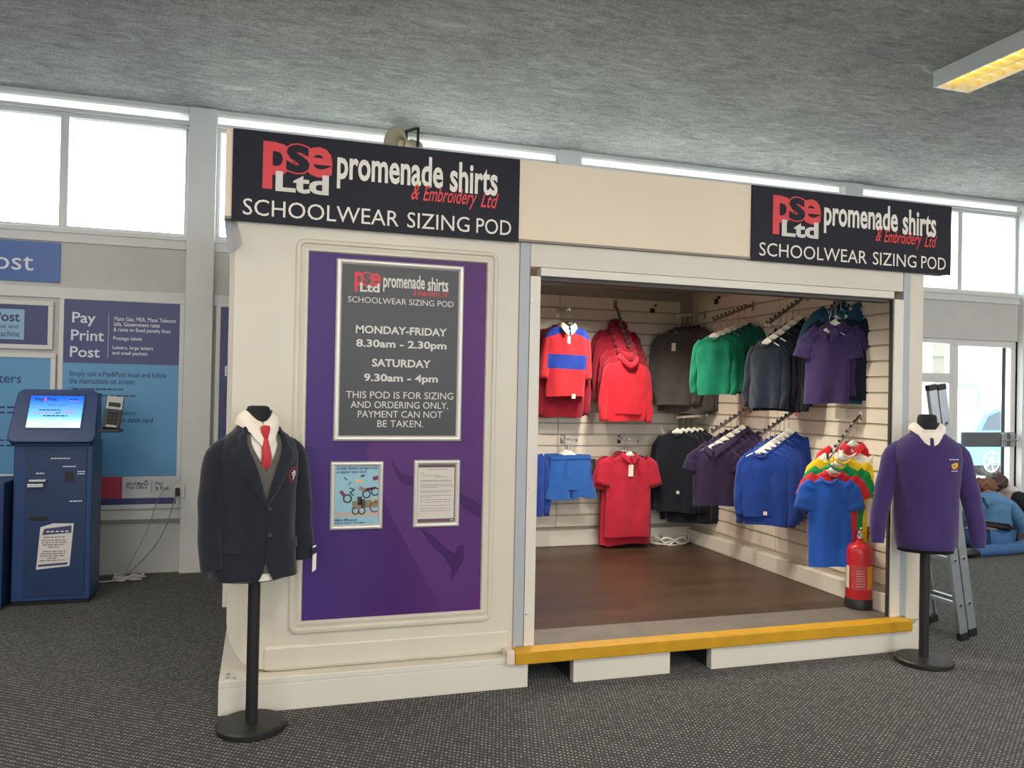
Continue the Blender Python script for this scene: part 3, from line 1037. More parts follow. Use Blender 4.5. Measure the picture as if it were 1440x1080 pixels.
lines(t, [(s_, X(u0), X(u1), Z(v1), Z(v0), bo_) for s_, u0, u1, v0, v1, bo_ in (('SCHOOLWEAR SIZING POD', .055, .955, .187, .222, 0.0), ('MONDAY-FRIDAY', .125, .90, .353, .400, .025), ('8.30am - 2.30pm', .13, .90, .434, .492, .025), ('SATURDAY', .265, .765, .546, .593, .025), ('9.30am - 4pm', .20, .83, .634, .692, .025),
                               ('THIS POD IS FOR SIZING', .055, .968, .738, .779, 0.0), ('AND ORDERING ONLY,', .095, .925, .796, .842, 0.0), ('PAYMENT CAN NOT', .155, .875, .851, .891, 0.0), ('BE TAKEN.', .32, .71, .907, .947, 0.0))], LETTER_GREY, (0, yt, 0))

t, (a, b, c, d_) = snap_frame('small silver frame holding a pale blue motorcycle museum poster', 'museum_poster', 0.318, 0.572, 0.815, 1.145, 0.024)
MB().box(a, b, PY - 0.009, PY - 0.006, c, d_, mat('museum_sky_blue', '#8fb9c9', 0.35, var=0.12, vscale=9)).build('sheet', t)
W_, H_ = b - a, d_ - c
lines(t, [('20,000 YEARS OF MOTOR', X(.03), X(.97), Z(.068), Z(.02), .03), ('A GREAT DAY OUT', X(.03), X(.72), Z(.125), Z(.085), .03), ('Manx Museum', X(.02), X(.52), Z(.93), Z(.885), .02), ('Now Open Sundays', X(.02), X(.70), Z(.985), Z(.94), .02)], INK_NAVY, (0, yt, 0))
m = MB()
BRN = mat('print_brown', '#8a6f58', 0.4)
PRD = mat('print_maroon', '#7d2f45', 0.4)
PBK = mat('print_black', '#262a33', 0.4)
PYL = mat('print_straw', '#d9b673', 0.4)
PSD = mat('print_sand', '#b3a79c', 0.4)


def quad(u0, v0, u1, v1, wd, mm, dy=0.0):
    p, q = Vector((X(u0), 0, Z(v0))), Vector((X(u1), 0, Z(v1)))
    n_ = (q - p).normalized().cross(Vector((0, 1, 0))) * wd * W_
    m.add([(p.x + n_.x, yt - dy, p.z + n_.z), (q.x + n_.x, yt - dy, q.z + n_.z), (q.x - n_.x, yt - dy, q.z - n_.z), (p.x - n_.x, yt - dy, p.z - n_.z)], [(0, 1, 2, 3)], mm)


def ring(u, v, r, wd, mm, dy=0.0, n=18):
    vs = []
    for i in range(n):
        a_ = 2 * PI * i / n
        for rr in (r, r - wd):
            vs.append((X(u) + rr * W_ * math.cos(a_), yt - dy, Z(v) + rr * W_ * math.sin(a_)))
    m.add(vs, [(2 * i, 2 * i + 1, (2 * i + 3) % (2 * n), (2 * i + 2) % (2 * n)) for i in range(n)], mm)


quad(0, .815, 1, .815, .06, PSD)
quad(.4, .66, 1.0, .64, .09, mat('print_hill', '#7d7a55', 0.4))
ring(.29, .55, .105, .035, PBK, .0003)
ring(.72, .48, .10, .03, PBK, .0003)
ring(.92, .44, .10, .03, PBK, .0003)
ring(.48, .76, .09, .03, PBK, .0003)
ring(.62, .76, .09, .03, PBK, .0003)
ring(.92, .70, .13, .03, PRD, .0003)
for q in ((.13, .42, .22, .50, .04, PRD), (.33, .37, .45, .40, .012, PBK), (.45, .40, .34, .45, .014, PBK), (.34, .45, .43, .50, .014, PBK), (.20, .19, .28, .24, .012, PBK), (.36, .27, .30, .32, .014, BRN), (.46, .25, .62, .26, .035, PYL),
          (.58, .18, .67, .16, .02, PBK), (.86, .22, .98, .20, .045, PRD), (.55, .37, .70, .42, .04, BRN), (.70, .40, .92, .38, .03, PRD), (.66, .44, .92, .36, .014, PBK), (.45, .62, .60, .72, .06, BRN), (.56, .52, .58, .66, .05, PBK),
          (.64, .56, .66, .70, .05, mat('print_rider', '#4a4038', 0.4)), (.86, .62, .92, .52, .016, PYL)):
    quad(*q, dy=.0005)
m.build('picture_print', t)

t, (a, b, c, d_) = snap_frame('small silver frame holding a white printed letter', 'letter_notice', 0.722, 0.957, 0.815, 1.150, 0.024)
W_, H_ = b - a, d_ - c
MB().box(a, b, PY - 0.009, PY - 0.006, c, d_, mat('frame_backing_plum', '#5b4550', 0.4)).build('backing', t)
m = MB().box(X(.01), X(.965), PY - 0.0094, PY - 0.009, Z(.93), Z(.055), mat('letter_paper', '#cfc8bf', 0.6, var=0.04))
m.box(X(.01), X(.965), PY - 0.0094, PY - 0.009, Z(.985), Z(.94), mat('letter_footer', '#6b4a58', 0.5))
m.build('sheet', t)
m = MB()
INK = mat('ink_grey', '#7c7570', 0.6)
for v, u0, u1 in ((.085, .25, .75), (.15, .07, .17), (.19, .07, .60), (.215, .45, .80), (.27, .07, .92), (.29, .07, .90), (.345, .07, .90), (.37, .07, .92), (.395, .07, .55), (.45, .07, .90),
                  (.475, .07, .82), (.53, .07, .90), (.555, .07, .36), (.60, .07, .92), (.64, .07, .88), (.70, .07, .90), (.75, .07, .86), (.79, .07, .90)):
    u = u0
    while u < u1 - .02:
        e_ = min(u1, u + random.uniform(.03, .11))
        m.box(X(u), X(e_), PY - 0.0098, PY - 0.0094, Z(v + .009), Z(v), INK)
        u = e_ + .012
m.text('pse', X(.88), X(.95), Z(.975), Z(.95), PWHITE, (0, PY - 0.0098, 0), bold=0.03)
m.build('lettering', t)

# ------------------------------------------------------------------ display arms


def display_arm(name, label, root, tip, pegs=7, group=None):
    """sloping or straight garment arm from a slat bracket at root to its tip"""
    root, tip = Vector(root), Vector(tip)
    t = thing(name, label, 'garment rail', root, 0)
    dv = tip - root
    hd = Vector((dv.x, dv.y, 0)).normalized()
    sd = Vector((-hd.y, hd.x, 0))
    mb = MB()
    pts = [root + sd * a + Vector((0, 0, b)) for a, b in ((-.018, -.045), (.018, -.045), (.018, .03), (-.018, .03))]
    mb.loft([[p - hd * 0.012 for p in pts], [p + hd * 0.006 for p in pts]], CHROME)
    mb.build('bracket', t, bevel=0.002)
    mb = MB()
    q = [sd * a + Vector((0, 0, b)) for a, b in ((-.009, -.011), (.009, -.011), (.009, .011), (-.009, .011))]
    mb.loft([[root + hd * .005 + p for p in q], [tip + p for p in q]], CHROME if pegs < 3 else mat('arm_satin_steel', '#8d8984', 0.35, 0.9))
    mb.build('bar', t, bevel=0.002)
    mb = MB()
    for i in range(pegs):
        p = root.lerp(tip, 0.2 + 0.8 * i / max(1, pegs - 1)) + Vector((0, 0, .010))
        mb.lathe([(.005, 0), (.005, .008), (.008, .012), (.006, .019), (.001, .021)], DARK_STEEL if pegs > 2 else CHROME, p, seg=8)
    mb.build('stud', t, smooth=True)
    return t


# ------------------------------------------------------------------ garments
NZ = -0.145      # neckline below the hook top


def torso_rings(W, L, nw, sd, dep, nd, ph, fold=0.011, hemw=1.0, n=56, e=2.6, nz=NZ, noise=0.010, flare=0.0):
    """rings from hem up to the neck opening"""
    rings = []
    zs = nz - sd
    zh = nz - L
    NR = 26
    for i in range(NR + 1):
        t = i / NR
        z = zh + (zs - zh) * t
        hw = W * (1 + flare * (1 - t))
        if t < 0.12:
            hw *= hemw + (1 - hemw) * (t / 0.12) ** 0.6
        if t > 0.82:
            hw *= 1 - 0.10 * ((t - 0.82) / 0.18) ** 1.5
        dp = dep * (1 - 0.25 * max(0, t - 0.85) / 0.15)
        r = superring(0, 0, z, hw, dp, n, e)
        a = fold * (1 - t) ** 0.8 * (1.0 if t > 0.03 else 0.8)
        for p in r:
            y = p.y
            p.y += a * math.sin(p.x * 26 / max(W / .2, .6) + ph + 0.7 * math.sin(z * 5 + ph)) + noise * mnoise.noise(Vector((p.x * 13, z * 5, ph + (3 if y > 0 else 0)))) + .005 * mnoise.noise(Vector((p.x * 30 + z * 9, z * 13, ph + (3 if y > 0 else 0))))
            p.z += 0.007 * math.sin(p.x * 11 + ph) * (1 - t)
        rings.append(r)
    NS = 7
    for i in range(1, NS + 1):
        k = i / NS
        hw = W * 0.90 + (nw - W * 0.90) * k
        z = zs + sd * (k ** 0.85)
        dp = dep * (0.75 + 0.25 * k)
        fr = max(0.0, (k - 0.45) / 0.55)
        r = superring(0, 0, z, hw, dp, n, 2.4 if k < .8 else 2.1, zf=lambda x, y: -(nd if y < 0 else nd * .12) * fr ** 2 * (1 - min(1, abs(x / hw)) ** 2))
        for p in r:
            p.y += 0.5 * noise * mnoise.noise(Vector((p.x * 9, z * 7, ph))) * (1 - k)
        rings.append(r)
    return rings


def sleeve(mb, side, pts, widths, dep, m, ph, n=18):
    """flat hanging sleeve through pts (x, z), half widths across, half depth dep"""
    N = 10 if len(pts) < 4 else 16
    rings = []
    P = [Vector((side * x, y, z)) for x, y, z in pts]

    def interp(arr, t):
        f = t * (len(arr) - 1)
        i = min(int(f), len(arr) - 2)
        k = f - i
        return arr[i] * (1 - k) + arr[i + 1] * k
    for i in range(N + 1):
        t = i / N
        c = interp(P, t)
        d = (interp(P, min(1, t + .02)) - interp(P, max(0, t - .02))).normalized()
        nrm = Vector((-d.z, 0, d.x)).normalized()
        wd = interp(widths, t)
        dp = dep * (0.9 if t > 0.05 else 0.8)
        r = []
        for j in range(n):
            q = 2 * PI * j / n
            a, b = math.cos(q), math.sin(q)
            v = c + nrm * wd * math.copysign(abs(a) ** .8, a) + Vector((0, dp * math.copysign(abs(b) ** .8, b), 0))
            v.y += 0.006 * math.sin(t * 17 + ph + a * 2.0) * (t if len(pts) > 3 else 0.6) + 0.004 * mnoise.noise(v * 14 + Vector((0, 0, ph)))
            r.append(v)
        rings.append(r)
    mb.loft(rings, m, cap0=False)


def collar_flaps(m, nw, nd, w_=0.045, nz=NZ, dep=0.02):
    """turned-down shirt collar round the neck opening"""
    mb = MB()

    def fn(u, v):
        q = -PI / 2 + 0.14 + (2 * PI - 0.28) * u
        a, b = math.cos(q), math.sin(q)
        frontness = max(0.0, -b)
        rx = nw * (0.93 + 0.45 * v)
        ry = dep * (1.0 + 0.9 * v)
        base = nz + 0.022 - frontness ** 2 * nd * 0.9
        drop = w_ * v * (0.75 + 0.75 * frontness ** 3)
        return (a * rx, b * ry - 0.004 * v, base - drop + 0.006 * math.sin(v * PI))
    mb.grid(fn, 40, 5, m)
    return mb


def neck_rib(m, nw, nd, dep, r=0.008, nz=NZ):
    path = []
    for i in range(33):
        q = 2 * PI * i / 32
        a, b = math.cos(q), math.sin(q)
        z = nz + 0.004 - (nd if b < 0 else nd * .12) * (1 - min(1, abs(a)) ** 2)
        path.append((a * nw * 1.02, b * dep * 1.05, z))
    return MB().tube(path, r, m, 6, cap=False)


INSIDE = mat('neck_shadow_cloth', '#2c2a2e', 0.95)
LABEL = mat('woven_label_white', '#efede6', 0.6)
TAGM = mat('swing_tag_card', '#e4dccb', 0.6)
PROTO = {}


def make_garment(kind, col, W, L, ph, name, label='', cat='', second=None, sl=None):
    """a garment hanging from its hook point at the origin, front towards -Y"""
    t = thing(name, label or 'x', cat or 'x')
    m = fabric(col[0], col[1]) if isinstance(col, tuple) else col
    nw, nd, dep = 0.062 * (W / .2) ** .5, 0.036, 0.030
    sd = W * 0.30
    fold = 0.010
    hemw = 1.0
    if kind in ('sweat', 'hoodie', 'rugby', 'jumper'):
        hemw = 0.90 if kind != 'rugby' else 1.0
    if kind == 'jumper':
        nd = 0.10
    rings = torso_rings(W, L, nw, sd, dep, nd, ph, fold, hemw, flare=0.03 if kind in ('tee', 'polo') else 0.0)
    mb = MB()
    mb.loft(rings, m, cap0=False, cap1=False)
    top = rings[-1]
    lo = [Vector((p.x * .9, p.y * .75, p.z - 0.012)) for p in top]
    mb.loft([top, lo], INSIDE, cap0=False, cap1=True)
    zs = NZ - sd
    sh = W * 0.80
    if kind in ('tee', 'polo'):
        pts = [(W * .70, 0, zs + .010), (W * 1.0, 0, zs - .045), (W * 1.20, -.004, zs - .16 * (L / .55))]
        wds = [0.045, 0.060, 0.062]
        wds = [x * (L / .55) ** .5 for x in wds]
    else:
        k = L / .52
        pts = [(W * .68, .006, zs + .006), (W * .94, .012, zs - .055 * k), (W * 1.10, .012, zs - .21 * k), (W * 1.16, .004, zs - .35 * k), (W * 1.12, -.004, zs - .47 * k)]
        if kind == 'rugby':
            pts = pts[:4]
        wds = [0.040, 0.048, 0.042, 0.037, 0.028][:len(pts)]
        wds = [x * (W / .2) ** .5 for x in wds]
    for s in (-1, 1):
        sleeve(mb, s, pts, wds, dep * .85, m if second is None else second, ph + s)
    mb.build('body', t, smooth=True)
    if kind == 'polo':
        collar_flaps(m, nw, nd, 0.040, dep=dep).build('collar', t, smooth=True)
        p = MB()
        p.grid(lambda u, v: (-.013 + .026 * u, -dep - .004 - .003 * math.sin(u * PI), NZ - nd - .01 - .10 * v), 3, 4, m)
        p.build('placket', t, smooth=True)
    elif kind == 'rugby':
        cw = fabric('rugby_collar', '#e8dfd0')
        collar_flaps(cw, nw, nd, 0.052, dep=dep).build('collar', t, smooth=True)
        p = MB().grid(lambda u, v: (-.014 + .028 * u, -dep - .005 - .003 * math.sin(u * PI), NZ - nd - .006 - .12 * v), 3, 4, cw)
        p.build('placket', t, smooth=True)
    elif kind == 'hoodie':
        mb = MB()
        rr = []
        for i in range(25):
            q = -PI / 2 + 2 * PI * i / 24
            a, b = math.cos(q), math.sin(q)
            back = max(0, b)
            c = Vector((a * nw * 1.18, b * dep * 1.5 - .006, NZ + 0.012 - max(0, -b) ** 2 * .060 + back * .018))
            h = 0.030 + 0.022 * back
            d_ = Vector((a, b, 0)).normalized()
            rr.append([c + d_ * (0.020 + .012 * back) * math.cos(w_) + Vector((0, 0, h * math.sin(w_))) for w_ in (2 * PI * j / 12 for j in range(12))])
        mb.loft(rr, m, cap0=False, cap1=False)
        mb.build('hood', t, smooth=True)
        p = MB()
        zp = NZ - L + 0.06

        def pk(u, v):
            hw = W * (0.62 - 0.20 * max(0, v - .35) / .65)
            x = -hw + 2 * hw * u
            return (x, -dep - .013 - .004 * math.sin(u * PI), zp + .15 * v)
        p.grid(pk, 10, 5, m)
        p.build('pouch_pocket', t, smooth=True)
    elif kind == 'jumper':
        neck_rib(m, nw, nd, dep, .009).build('neck_rib', t, smooth=True)
    else:
        neck_rib(m, nw, nd, dep, .008).build('neck_rib', t, smooth=True)
    lb = MB().grid(lambda u, v: (-.016 + .032 * u, dep * .55 - .004, NZ - .006 - .022 * v + 0.006), 1, 1, LABEL)
    lb.build('neck_label', t)
    return t


def add_swing_tag(t, x, z, m=None, w_=.022, h=.045, y=-.045):
    mb = MB().box(x - w_, x + w_, y, y + .002, z - h, z + h, m or TAGM)
    return mb.build('swing_tag', t)


def make_shorts(col, W, L, ph, name):
    t = thing(name, 'x', 'x')
    m = fabric(*col)
    mb = MB()
    top = NZ - 0.005
    crotch = top - L * .80
    n = 32
    rings = []
    for i in range(8):
        k = i / 7
        z = top - (top - crotch) * k
        hw = W * (0.82 + 0.16 * k)
        r = superring(0, 0, z, hw, .026 + .010 * k, n, 2.6)
        for p in r:
            p.y += .007 * k * math.sin(p.x * 38 + ph)
            p.z += .010 * math.cos(p.x / W * 1.3) - .010
        rings.append(r)
    mb.loft(rings, m, cap0=False, cap1=False)
    for s in (-1, 1):
        rings = []
        for i in range(9):
            k = i / 8
            z = crotch + .02 - (L * .20 + .02) * k
            cx = s * W * (0.50 + .05 * k)
            r = superring(cx, 0, z, W * (.50 + .03 * k), .034 + .006 * k, 24, 2.6)
            for p in r:
                p.y += .008 * math.sin(p.x * 38 + ph) - .002
                p.z += .012 * k * math.sin(p.x * 16 + ph) - .02 * k * (abs(p.x) < W * .15)
            rings.append(r)
        mb.loft(rings, m, cap0=False, cap1=False)
    mb.build('body', t, smooth=True)
    wb = MB()
    rr = [superring(0, 0, top + dz, W * .825 + o_, .030 + o_, n, 2.6) for dz, o_ in ((.006, .0), (.006, .003), (-.028, .004), (-.028, .0))]
    for r in rr:
        for p in r:
            p.z += .010 * math.cos(p.x / W * 1.3) - .010
    wb.loft(rr, m, cap0=False, cap1=False)
    wb.build('waistband', t, smooth=False)
    return t


def make_hanger(m=HANGER_W, W=.115):
    t = thing('clothes_hanger', 'x', 'x')
    mb = MB()
    path = [(.012 * math.sin(a), 0, -.014 + .012 * math.cos(a)) for a in (-2.1 + .3 * i for i in range(12))]
    path = [(x, y, z) for x, y, z in path] + [(.006, 0, -.036), (0, 0, -.046), (0, 0, NZ + .02)]
    mb.tube(path, .0022, CHROME, 6)
    mb.build('hook', t, smooth=True)
    rings = []
    for i in range(21):
        u = -1 + 2 * i / 20
        x = u * W
        z = NZ + .010 - .052 * abs(u) ** 1.3
        h = .014 - .008 * abs(u)
        d_ = .007
        if abs(u) < .35:
            h += .012 * (1 - abs(u) / .35)
        rings.append([Vector((x, d_ * math.cos(q), z + h * math.sin(q))) for q in (2 * PI * j / 10 for j in range(10))])
    MB().loft(rings, m).build('shoulder_bar', t, smooth=True)
    return t


HANGERS = {}
HANG_BLACK = mat('hanger_black_plastic', '#1c1b1c', 0.4)
HANGERS['white'] = make_hanger()
HANGERS['black'] = make_hanger(HANG_BLACK)
USEDH = set()


def hang(kind_obj, label, cat, group, p, rz, hcol, hlabel, first):
    """first: the prototype itself is moved; after that copies"""
    o = kind_obj if first else copy_tree(kind_obj)
    o.location = p
    o.rotation_euler = (random.uniform(-.02, .02), random.uniform(-.03, .03), rz)
    tag(o, label, cat, group)
    if hcol:
        h = HANGERS[hcol]
        if hcol in USEDH:
            h = copy_tree(h)
        USEDH.add(hcol)
        h.location = p
        h.rotation_euler = (0, 0, rz)
        tag(h, hlabel, 'hanger', 'garment hangers in the pod')
    return o


ORD = ['frontmost', 'second from the tip', 'third from the tip', 'fourth from the tip', 'fifth from the tip', 'sixth from the tip', 'seventh from the tip']


def fill_arm(root, tip, where, items, rz0, rz1, hcol='white', t0=0.97, t1=0.22, group=''):
    """items: list of (proto key, colour word, noun, category)"""
    root, tip = Vector(root), Vector(tip)
    n = len(items)
    for i, (key, word, cat) in enumerate(items):
        k = t0 + (t1 - t0) * (i / max(1, n - 1))
        p = root.lerp(tip, k) + Vector((0, 0, .015))
        rz = rz0 + (rz1 - rz0) * (i / max(1, n - 1)) + random.uniform(-.07, .07)
        first = key not in DONE
        DONE.add(key)
        hang(G[key], '%s %s on the %s' % (word, ORD[i], where), cat, group or None, p, rz, hcol,
             '%s hanger in the %s %s on %s' % (hcol, cat, ORD[i].replace(' from the tip', ' from tip'), where), first)


DONE = set()
GREEN = ('bottle_green', '#0f7a5c')
GREEN2 = ('deep_green', '#0b5e4a')
NAVY = ('navy', '#171e2d')
BLACKN = ('navy_black', '#191c26')
CHARC = ('charcoal', '#524e4b')
RED = ('scarlet', '#cf2434')
RED2 = ('crimson', '#931c2e')
RPOLO = ('polo_red', '#b3243a')
PURP = ('dusk_purple', '#392c56')
PURP2 = ('plum_purple', '#302341')
ROYAL = ('royal_blue', '#1e3e8e')
TEAL = ('dark_teal', '#1f5064')
SKYB = ('bright_blue', '#2a5cb8')
YELL = ('sun_yellow', '#e8c21e')
KGREEN = ('kelly_green', '#1b8a4a')
WHITEF = ('white_cotton', '#e6e0d4')
TRED = ('tee_red', '#c92a36')
SHORTB = ('shorts_blue', '#2a5ca8')


def rugby_mat():
    m = fabric('rugby_bands', '#c9303a')
    kk = NB(m)
    b = m.node_tree.nodes['Principled BSDF']
    tc = kk.n('ShaderNodeTexCoord')
    sx = kk.n('ShaderNodeSeparateXYZ')
    kk.l(tc.outputs['Object'], sx.inputs[0])
    z = sx.outputs[2]
    ax_ = kk.math('ABSOLUTE', sx.outputs[0])
    band = kk.math('MULTIPLY', kk.math('LESS_THAN', z, -.395), kk.math('GREATER_THAN', z, -.515))
    band = kk.math('MULTIPLY', band, kk.math('LESS_THAN', ax_, .172))
    yoke = kk.math('GREATER_THAN', kk.math('ADD', z, kk.math('MULTIPLY', ax_, .35)), -.195)
    f = kk.math('MAXIMUM', band, yoke)
    n = kk.n('ShaderNodeTexNoise', i_Scale=14.0, i_Detail=5)
    kk.l(tc.outputs['Object'], n.inputs['Vector'])
    sh_ = kk.ramp(n.outputs['Fac'], [(.3, g(.88)), (.7, g(1.0))])
    c = kk.mix(f, lin('#c9303a'), lin('#2743a0'))
    kk.l(kk.mix(1.0, c, sh_, 'MULTIPLY'), b.inputs['Base Color'])
    return m


G = {}
G['green'] = make_garment('sweat', GREEN, .140, .46, .3, 'sweatshirt')
G['green2'] = make_garment('sweat', GREEN2, .155, .49, 1.3, 'sweatshirt')
G['navy'] = make_garment('sweat', NAVY, .135, .47, .9, 'sweatshirt')
G['navy2'] = make_garment('sweat', BLACKN, .17, .56, 2.2, 'sweatshirt')
G['purplepolo'] = make_garment('polo', PURP, .134, .48, .5, 'polo_shirt')
G['navytee'] = make_garment('tee', NAVY, .165, .55, 1.9, 'tshirt')
G['tealpolo'] = make_garment('polo', TEAL, .21, .62, 2.9, 'polo_shirt')
G['plumpolo'] = make_garment('polo', PURP2, .155, .46, 1.1, 'polo_shirt')
G['royal'] = make_garment('sweat', ROYAL, .142, .46, .2, 'sweatshirt')
G['royal2'] = make_garment('sweat', ROYAL, .165, .55, 1.6, 'sweatshirt')
G['bluetee'] = make_garment('tee', SKYB, .132, .57, .8, 'tshirt')
G['redtee'] = make_garment('tee', TRED, .150, .44, 1.4, 'tshirt')
G['greentee'] = make_garment('tee', KGREEN, .155, .54, 2.4, 'tshirt')
G['yellowtee'] = make_garment('tee', YELL, .158, .66, .4, 'tshirt')
G['whitetee'] = make_garment('tee', WHITEF, .160, .48, 1.0, 'tshirt')
G['redpolo2'] = make_garment('polo', TRED, .165, .60, 2.0, 'polo_shirt')
G['rugby'] = make_garment('rugby', rugby_mat(), .165, .60, .6, 'rugby_shirt', second=None)
G['redlong'] = make_garment('sweat', RED2, .185, .78, 1.5, 'rugby_shirt')
G['hoodie'] = make_garment('hoodie', RED, .195, .52, .1, 'hoodie')
G['hoodie2'] = make_garment('hoodie', RED2, .185, .54, 1.2, 'hoodie')
G['grey'] = make_garment('jumper', CHARC, .175, .66, .7, 'jumper')
G['dark'] = make_garment('sweat', BLACKN, .19, .70, 1.8, 'sweatshirt')
G['redpolo'] = make_garment('polo', RPOLO, .195, .70, .35, 'polo_shirt')
G['redpolo3'] = make_garment('polo', RPOLO, .215, .78, 1.35, 'polo_shirt')
G['grey2'] = make_garment('jumper', CHARC, .19, .74, 2.7, 'jumper')
G['dark2'] = make_garment('sweat', BLACKN, .20, .80, .8, 'sweatshirt')
G['shorts'] = make_shorts(SHORTB, .215, .36, .4, 'shorts')
add_swing_tag(G['grey'], .0, NZ - .15, w_=.018, h=.035)
add_swing_tag(G['redpolo'], .0, NZ - .13, w_=.022, h=.05)
add_swing_tag(G['rugby'], .06, NZ - .595, w_=.016, h=.02, y=-.046)
add_swing_tag(G['dark'], .02, NZ - .52, w_=.013, h=.013, y=-.05)
add_swing_tag(G['royal'], .03, NZ - .43, w_=.013, h=.013, y=-.05)
add_swing_tag(G['shorts'], .19, NZ - .08, m=BLACK, w_=.016, h=.045, y=-.05)

SIDE = 'side-wall arm'
arms = [
    ('A', (3.75, 5.58, 2.232), (3.385, 5.58, 2.089), 'upper corner side arm', 9),
    ('B', (3.75, 4.903, 2.238), (3.405, 4.903, 2.006), 'upper middle side arm', 9),
    ('C', (3.75, 4.421, 2.285), (3.545, 4.421, 2.06), 'upper side arm by the doorway', 9),
    ('D', (3.75, 5.591, 1.41), (3.397, 5.591, 1.208), 'lower corner side arm', 8),
    ('E', (3.75, 5.011, 1.406), (3.442, 5.011, 1.215), 'lower middle side arm', 8),
    ('F', (3.75, 4.351, 1.383), (3.496, 4.351, 1.100), 'side arm above the extinguisher', 8),
    ('G', (2.434, 6.55, 2.197), (2.434, 6.261, 2.195), 'upper rail by the jamb', 1),
    ('H', (2.979, 6.55, 2.299), (2.979, 6.243, 1.904), 'sloping back-wall arm', 8),
    ('I', (3.75, 6.317, 2.227), (3.442, 6.317, 2.193), 'upper corner rail', 1),
    ('I2', (3.75, 6.264, 1.322), (3.444, 6.264, 1.30), 'lower corner rail', 1),
    ('J', (2.495, 6.55, 1.100), (2.495, 6.205, 1.104), 'lower rail by the jamb', 1),
    ('K', (3.038, 6.55, 1.100), (3.038, 6.166, 1.100), 'lower middle back rail', 1),
]
AR = {}
for key, a, b, where, pegs in arms:
    sl_ = 'sloping' if pegs > 2 else 'straight'
    display_arm('display_arm', 'chrome %s garment arm, the %s' % (sl_, where), a, b, pegs)
    AR[key] = (a, b, where)

SW, PO, TS = 'sweatshirt', 'polo shirt', 'T-shirt'
fill_arm(*AR['A'], [('green', 'green sweatshirt', SW), ('green', 'green sweatshirt', SW), ('green2', 'deep green sweatshirt', SW), ('green2', 'deep green sweatshirt', SW), ('green2', 'deep green sweatshirt', SW), ('green2', 'deep green sweatshirt', SW)], -.75, -1.15, group='green sweatshirts')
fill_arm(*AR['B'], [('navy', 'navy sweatshirt', SW), ('navy', 'navy sweatshirt', SW), ('navy2', 'black navy sweatshirt', SW), ('navy2', 'black navy sweatshirt', SW), ('navy2', 'black navy sweatshirt', SW), ('navy', 'navy sweatshirt', SW)], -1.15, -1.3, group='navy sweatshirts')
fill_arm(*AR['C'], [('purplepolo', 'purple polo shirt', PO), ('purplepolo', 'purple polo shirt', PO), ('navytee', 'navy T-shirt', TS), ('tealpolo', 'dark teal polo shirt', PO), ('tealpolo', 'dark teal polo shirt', PO)], -.62, -.80, t1=.10, group='polo shirts by the doorway')
fill_arm(*AR['D'], [('plumpolo', 'plum polo shirt', PO)] * 6, -.45, -1.05, group='plum polo shirts')
fill_arm(*AR['E'], [('royal', 'royal blue sweatshirt', SW), ('royal2', 'large royal blue sweatshirt', SW), ('royal2', 'large royal blue sweatshirt', SW), ('royal2', 'large royal blue sweatshirt', SW), ('royal2', 'large royal blue sweatshirt', SW), ('royal2', 'large royal blue sweatshirt', SW), ('royal2', 'large royal blue sweatshirt', SW)], -.75, -1.1, group='royal blue sweatshirts')
fill_arm(*AR['F'], [('bluetee', 'bright blue T-shirt', TS), ('redtee', 'red T-shirt', TS), ('greentee', 'green T-shirt', TS), ('yellowtee', 'yellow T-shirt', TS), ('whitetee', 'white T-shirt', TS), ('redpolo2', 'red polo shirt', PO)], -.50, -.75, group='coloured PE shirts')
fill_arm(*AR['G'], [('rugby', 'red and blue rugby shirt', 'rugby shirt'), ('rugby', 'red and blue rugby shirt', 'rugby shirt'), ('redlong', 'large crimson rugby shirt', 'rugby shirt'), ('redlong', 'large crimson rugby shirt', 'rugby shirt'), ('redlong', 'large crimson rugby shirt', 'rugby shirt')], -.08, -.06, 'black', group='rugby shirts')
fill_arm(*AR['H'], [('hoodie', 'bright red hoodie', 'hoodie')] + [('hoodie2', 'crimson hoodie', 'hoodie')] * 5, .10, -.15, 'black', group='red hoodies')
fill_arm(*AR['I'], [('grey', 'charcoal grey V-neck jumper', 'jumper')] * 2 + [('grey2', 'large charcoal V-neck jumper', 'jumper')] * 4, -.80, -1.2, 'black', t0=.93, group='charcoal jumpers')
fill_arm(*AR['I2'], [('dark', 'navy black sweatshirt', SW)] * 2 + [('dark2', 'large navy black sweatshirt', SW)] * 3, -.65, -1.05, 'white', t0=.93, group='navy black sweatshirts')
fill_arm(*AR['J'], [('shorts', 'shiny blue shorts', 'shorts')] * 3, -.12, -.1, 'white', t0=.6, t1=.25, group='blue shorts')
fill_arm(*AR['K'], [('redpolo', 'red polo shirt', PO)] + [('redpolo3', 'large red polo shirt', PO)] * 3, -.10, .12, 'white', t0=.62, t1=.2, group='red polo shirts')
# blue shorts seen past the door jamb on a rail of their own
display_arm('display_arm', 'chrome straight garment arm, the lower back rail behind the door jamb', (2.10, 6.55, 1.135), (2.10, 6.22, 1.139), 1)
hang(G['royal2'], 'royal blue sweatshirt on the lower back rail half hidden by the door jamb', SW, None, Vector((2.10, 6.36, 1.15)), -.1, 'white', 'white hanger of the half hidden blue sweatshirt behind the door jamb', False)

